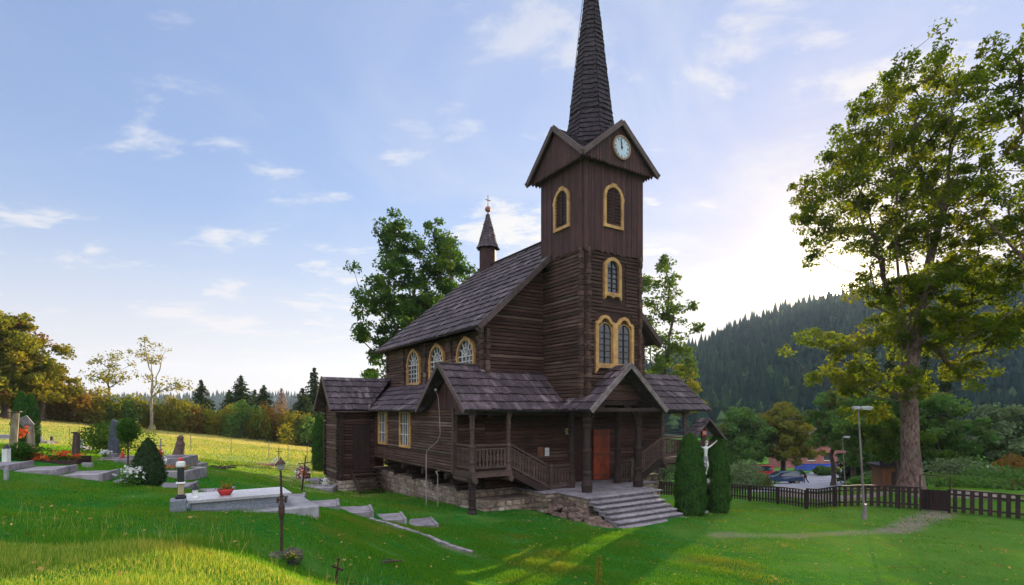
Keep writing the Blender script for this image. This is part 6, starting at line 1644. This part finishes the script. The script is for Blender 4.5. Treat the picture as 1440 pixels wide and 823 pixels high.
# ------------------------------------------------------------------ hut
b = G(1262, 30.5); root = thing('wooden_hut', b, 'small brown wooden hut with a dark roof left of the maple trunk', 'hut', R(-12))
mb = MB(); boards(mb, lambda s, z, o: (s, -o, z), [(-.75, -.3), (.75, -.3), (.75, 1.25), (-.75, 1.25)], .15, .02, 0, 1.4); mb.build('walls', pm('hut boards', (.22, .085, .04), (.14, .055, .03), 3, .7, .3, (8, 8, 1)), root)
mb = MB(); mb.beam((-1.0, .6, 1.28), (1.05, .6, 1.45), 1.9, .10); mb.beam((-1.0, -.30, 1.42), (1.05, -.30, 1.58), .06, .42); mb.build('roof', M['shingle_dark'], root)
mb = MB(); mb.box(-.30, .35, -.045, -.025, -.2, 1.0); mb.build('door', M['dark_wood'], root)

# ------------------------------------------------------------------ cars
def carpaint(n, c):
    m_, t_, p_, o_ = mat_base(n); tcn = t_.n('ShaderNodeTexCoord'); n1 = t_.noise(tcn.outputs['Object'], 3, 3)
    t_.set(p_.inputs['Base Color'], t_.mix(n1, c4(c), c4(tuple(x * .8 for x in c)))); p_.inputs['Roughness'].default_value = .25; p_.inputs['Coat Weight'].default_value = .6; return m_
def car(name, base, rz, label, paint, L_=4.1, W_=1.7, Hh=1.48, van=False, cat='car'):
    root = thing(name, base, label, cat, rz)
    # side outline (x forward, z up) hatchback or van
    if van: body = [(-L_/2, .35), (-L_/2 + .03, 1.0), (-L_/2 + .12, Hh - .12), (-L_/2 + .35, Hh), (L_/2 - 1.55, Hh), (L_/2 - .95, 1.08), (L_/2 - .12, .92), (L_/2, .62), (L_/2 - .02, .32)]
    else: body = [(-L_/2, .40), (-L_/2 + .02, .85), (-L_/2 + .15, .98), (-L_/2 + .45, Hh - .08), (-L_/2 + .75, Hh), (-.1, Hh), (.35, Hh - .06), (1.02, 1.02), (L_/2 - .28, .84), (L_/2, .60), (L_/2 - .02, .34)]
    mb = MB(); n = len(body); secs = [(-W_/2, .93, 0), (-W_/2 + .10, 1.0, .0), (W_/2 - .10, 1.0, 0), (W_/2, .93, 0)]
    vs = []
    for y_, sc, _ in secs:
        for x_, z_ in body:
            tum = max(0, z_ - .95) * .28; yy = y_ - math.copysign(tum, y_); vs.append((x_ * (.985 if abs(y_) > W_/2 - .01 else 1), yy, z_ if abs(y_) < W_/2 - .01 else z_ * .985 + .004))
    fs = []
    for k_ in range(3):
        for i in range(n): j = (i + 1) % n; fs.append((k_ * n + i, k_ * n + j, (k_ + 1) * n + j, (k_ + 1) * n + i))
    fs += [tuple(range(n - 1, -1, -1)), tuple(range(3 * n, 4 * n))]
    mb.add(vs, fs, .5); bd = mb.build('body', paint, root)
    bd.modifiers.new('bev', 'BEVEL').width = .03
    def glass(poly, name_='side_window'):
        for s_ in (-1, 1):
            g = MB()
            def mp_(a, z, o): return (a, s_ * (W_/2 - max(0, z - .95) * .28 + .006 + o), z)
            g.prism(poly, mp_, -.02, .004); g.build(name_, M['glass'], root)
    if van: glass([(-L_/2 + .35, 1.08), (L_/2 - 1.15, 1.08), (L_/2 - 1.65, Hh - .12), (-L_/2 + .42, Hh - .12)])
    else: glass([(-L_/2 + .50, 1.0), (.92, 1.0), (.40, Hh - .12), (-L_/2 + .75, Hh - .10)])
    g = MB(); fx0, fz0, fx1, fz1 = ((L_/2 - .97, 1.10, L_/2 - 1.5, Hh - .05) if van else (.99, 1.04, .40, Hh - .09))
    g.add([(fx0 + .02, -W_/2 + .2, fz0), (fx0 + .02, W_/2 - .2, fz0), (fx1 + .03, W_/2 - .28, fz1), (fx1 + .03, -W_/2 + .28, fz1), (fx0 - .02, -W_/2 + .2, fz0 - .03), (fx0 - .02, W_/2 - .2, fz0 - .03), (fx1 - .01, W_/2 - .28, fz1 - .03), (fx1 - .01, -W_/2 + .28, fz1 - .03)],
          [(0, 1, 2, 3), (7, 6, 5, 4), (0, 4, 5, 1), (1, 5, 6, 2), (2, 6, 7, 3), (3, 7, 4, 0)]); g.build('windscreen', M['glass'], root)
    for x_ in (-L_/2 + .78, L_/2 - .78):
        for s_ in (-1, 1):
            wb = MB(); wb.tube([(x_, s_ * (W_/2 - .20), .31), (x_, s_ * (W_/2 + .012), .31)], .31, 20); w_ = wb.build('wheel', M['black'], root)
            rb = MB(); rb.tube([(x_, s_ * (W_/2 + .0), .31), (x_, s_ * (W_/2 + .025), .31)], [.20, .17], 14); rb.build('rim', M['pale_conc'], w_)
    for s_ in (-1, 1):
        hb = MB(); hb.cbox(L_/2 - .30, L_/2 - .02, s_ * (W_/2 - .22) - .17, s_ * (W_/2 - .22) + .17, .62, .78, .03); hb.build('headlight', M['white'], root)
        hb = MB(); hb.cbox(-L_/2 - .01, -L_/2 + .12, s_ * (W_/2 - .10) - .09, s_ * (W_/2 - .10) + .09, .75, 1.02, .02); hb.build('tail_light', M['red'], root)
    hb = MB(); hb.cbox(L_/2 - .12, L_/2 + .03, -W_/2 + .1, W_/2 - .1, .34, .50, .02); hb.cbox(-L_/2 - .03, -L_/2 + .1, -W_/2 + .1, W_/2 - .1, .36, .52, .02); hb.build('bumper', M['black'], root)
    return root
cbz = G(1099, 62.5)
c1 = car('parked_car', cbz, R(180 - 4), 'dark blue hatchback parked by the road with a person behind it', carpaint('dark blue paint', (.015, .045, .12)), 4.2)
# raised tailgate
mb = MB(); mb.beam((-1.55, 0, 1.50), (-2.35, 0, 1.62), 1.35, .05); mb.build('tailgate', carpaint('tailgate paint', (.015, .04, .10)), c1)
car('parked_van', G(1062, 74), R(172), 'red van half hidden by the bushes left of the blue car', carpaint('red paint', (.45, .02, .03)), 4.6, 1.8, 1.85, True, 'van')
car('parked_van', G(1376, 45), R(188), 'white van standing behind the bushes right of the maple', carpaint('white paint', (.65, .67, .68)), 4.3, 1.8, 1.85, True, 'van')
car('parked_car', G(1416, 50), R(190), 'red car glimpsed through the bushes near the right edge', carpaint('dark red paint', (.40, .02, .03)), 4.0)
# person leaning into the open boot
pb = G(1133, 62.0); root = thing('person', pb, 'person in dark clothes bending towards the open rear of the blue car', 'person', R(180))
J = [(.05, 0, .92, .13, .11), (.22, 0, 1.12, .14, .12), (.40, 0, 1.30, .16, .13), (.52, 0, 1.40, .07, .07), (.60, 0, 1.47, .09, .09), (.66, 0, 1.56, .085, .085),
     (.00, .10, .85, .10), (.02, .12, .48, .07), (-.28, .12, .10, .05), (-.20, .12, .04, .05), (-.0, -.10, .85, .10), (.12, -.12, .48, .07), (.05, -.12, .10, .05), (.16, -.12, .04, .05),
     (.40, .20, 1.28, .06), (.55, .22, 1.05, .045), (.80, .18, 1.0, .035), (.88, .17, 1.0, .04), (.40, -.20, 1.28, .06), (.55, -.22, 1.05, .045), (.80, -.18, 1.0, .035), (.88, -.17, 1.0, .04)]
E = [(0, 1), (1, 2), (2, 3), (3, 4), (4, 5), (0, 6), (6, 7), (7, 8), (8, 9), (0, 10), (10, 11), (11, 12), (12, 13), (2, 14), (14, 15), (15, 16), (16, 17), (2, 18), (18, 19), (19, 20), (20, 21)]
body = skin('body', J, E, pm('dark clothes', (.030, .032, .045), (.02, .02, .028), 6, .8), root)
mb = MB(); mb.ball((.635, 0, 1.55), .10, 10, 7, 1.1); mb.build('hair', M['bark_dark'], body, True)
# blue barrier beyond the road
a, b_ = Vector(P(1118, 0, 88)[:2]), Vector(P(1176, 0, 88)[:2]); z0 = -10.0; root = thing('blue_barrier', (a.x, a.y, z0), 'long blue board barrier across the end of the car park', 'barrier')
mb = MB((-a.x, -a.y, -z0)); 
for k_ in range(3): mb.beam((a.x, a.y, z0 + .35 + k_ * .42), (b_.x, b_.y, z0 + .35 + k_ * .42), .05, .38)
mb.build('boards', pm('blue boards', (.03, .07, .42), (.02, .05, .30), 2, .6), root)
for k_ in range(5):
    c = a.lerp(b_, k_ / 4); mb = MB((-a.x, -a.y, -z0)); mb.box(c.x - .05, c.x + .05, c.y + .04, c.y + .14, z0 - .8, z0 + 1.5); mb.build('post', M['pale_conc'], root)
b = G(1152, 100); root = thing('distant_building', b, 'reddish building glimpsed between the trees beyond the car park', 'building')
mb = MB(); mb.box(-6, 6, 0, 7, -1, 4.2); mb.build('wall', pm('reddish wall', (.34, .12, .11), (.26, .10, .09), 1, .8), root)
mb = MB(); mb.add([(-6.6, -.5, 4.2), (6.6, -.5, 4.2), (6.6, 7.5, 4.2), (-6.6, 7.5, 4.2), (-6.6, 3.5, 7.2), (6.6, 3.5, 7.2)], [(0, 1, 5, 4), (2, 3, 4, 5), (0, 4, 3), (1, 2, 5), (3, 2, 1, 0)]); mb.build('roof', M['shingle'], root)
for x_ in (-4, -1.5, 1.5, 4): mb = MB(); mb.box(x_ - .6, x_ + .6, -.04, .02, 1.4, 2.7); w_ = mb.build('window', M['glass'], root); mb = MB(); mb.box(x_ - .7, x_ + .7, -.07, -.01, 1.25, 1.39); mb.build('sill', M['white'], w_)
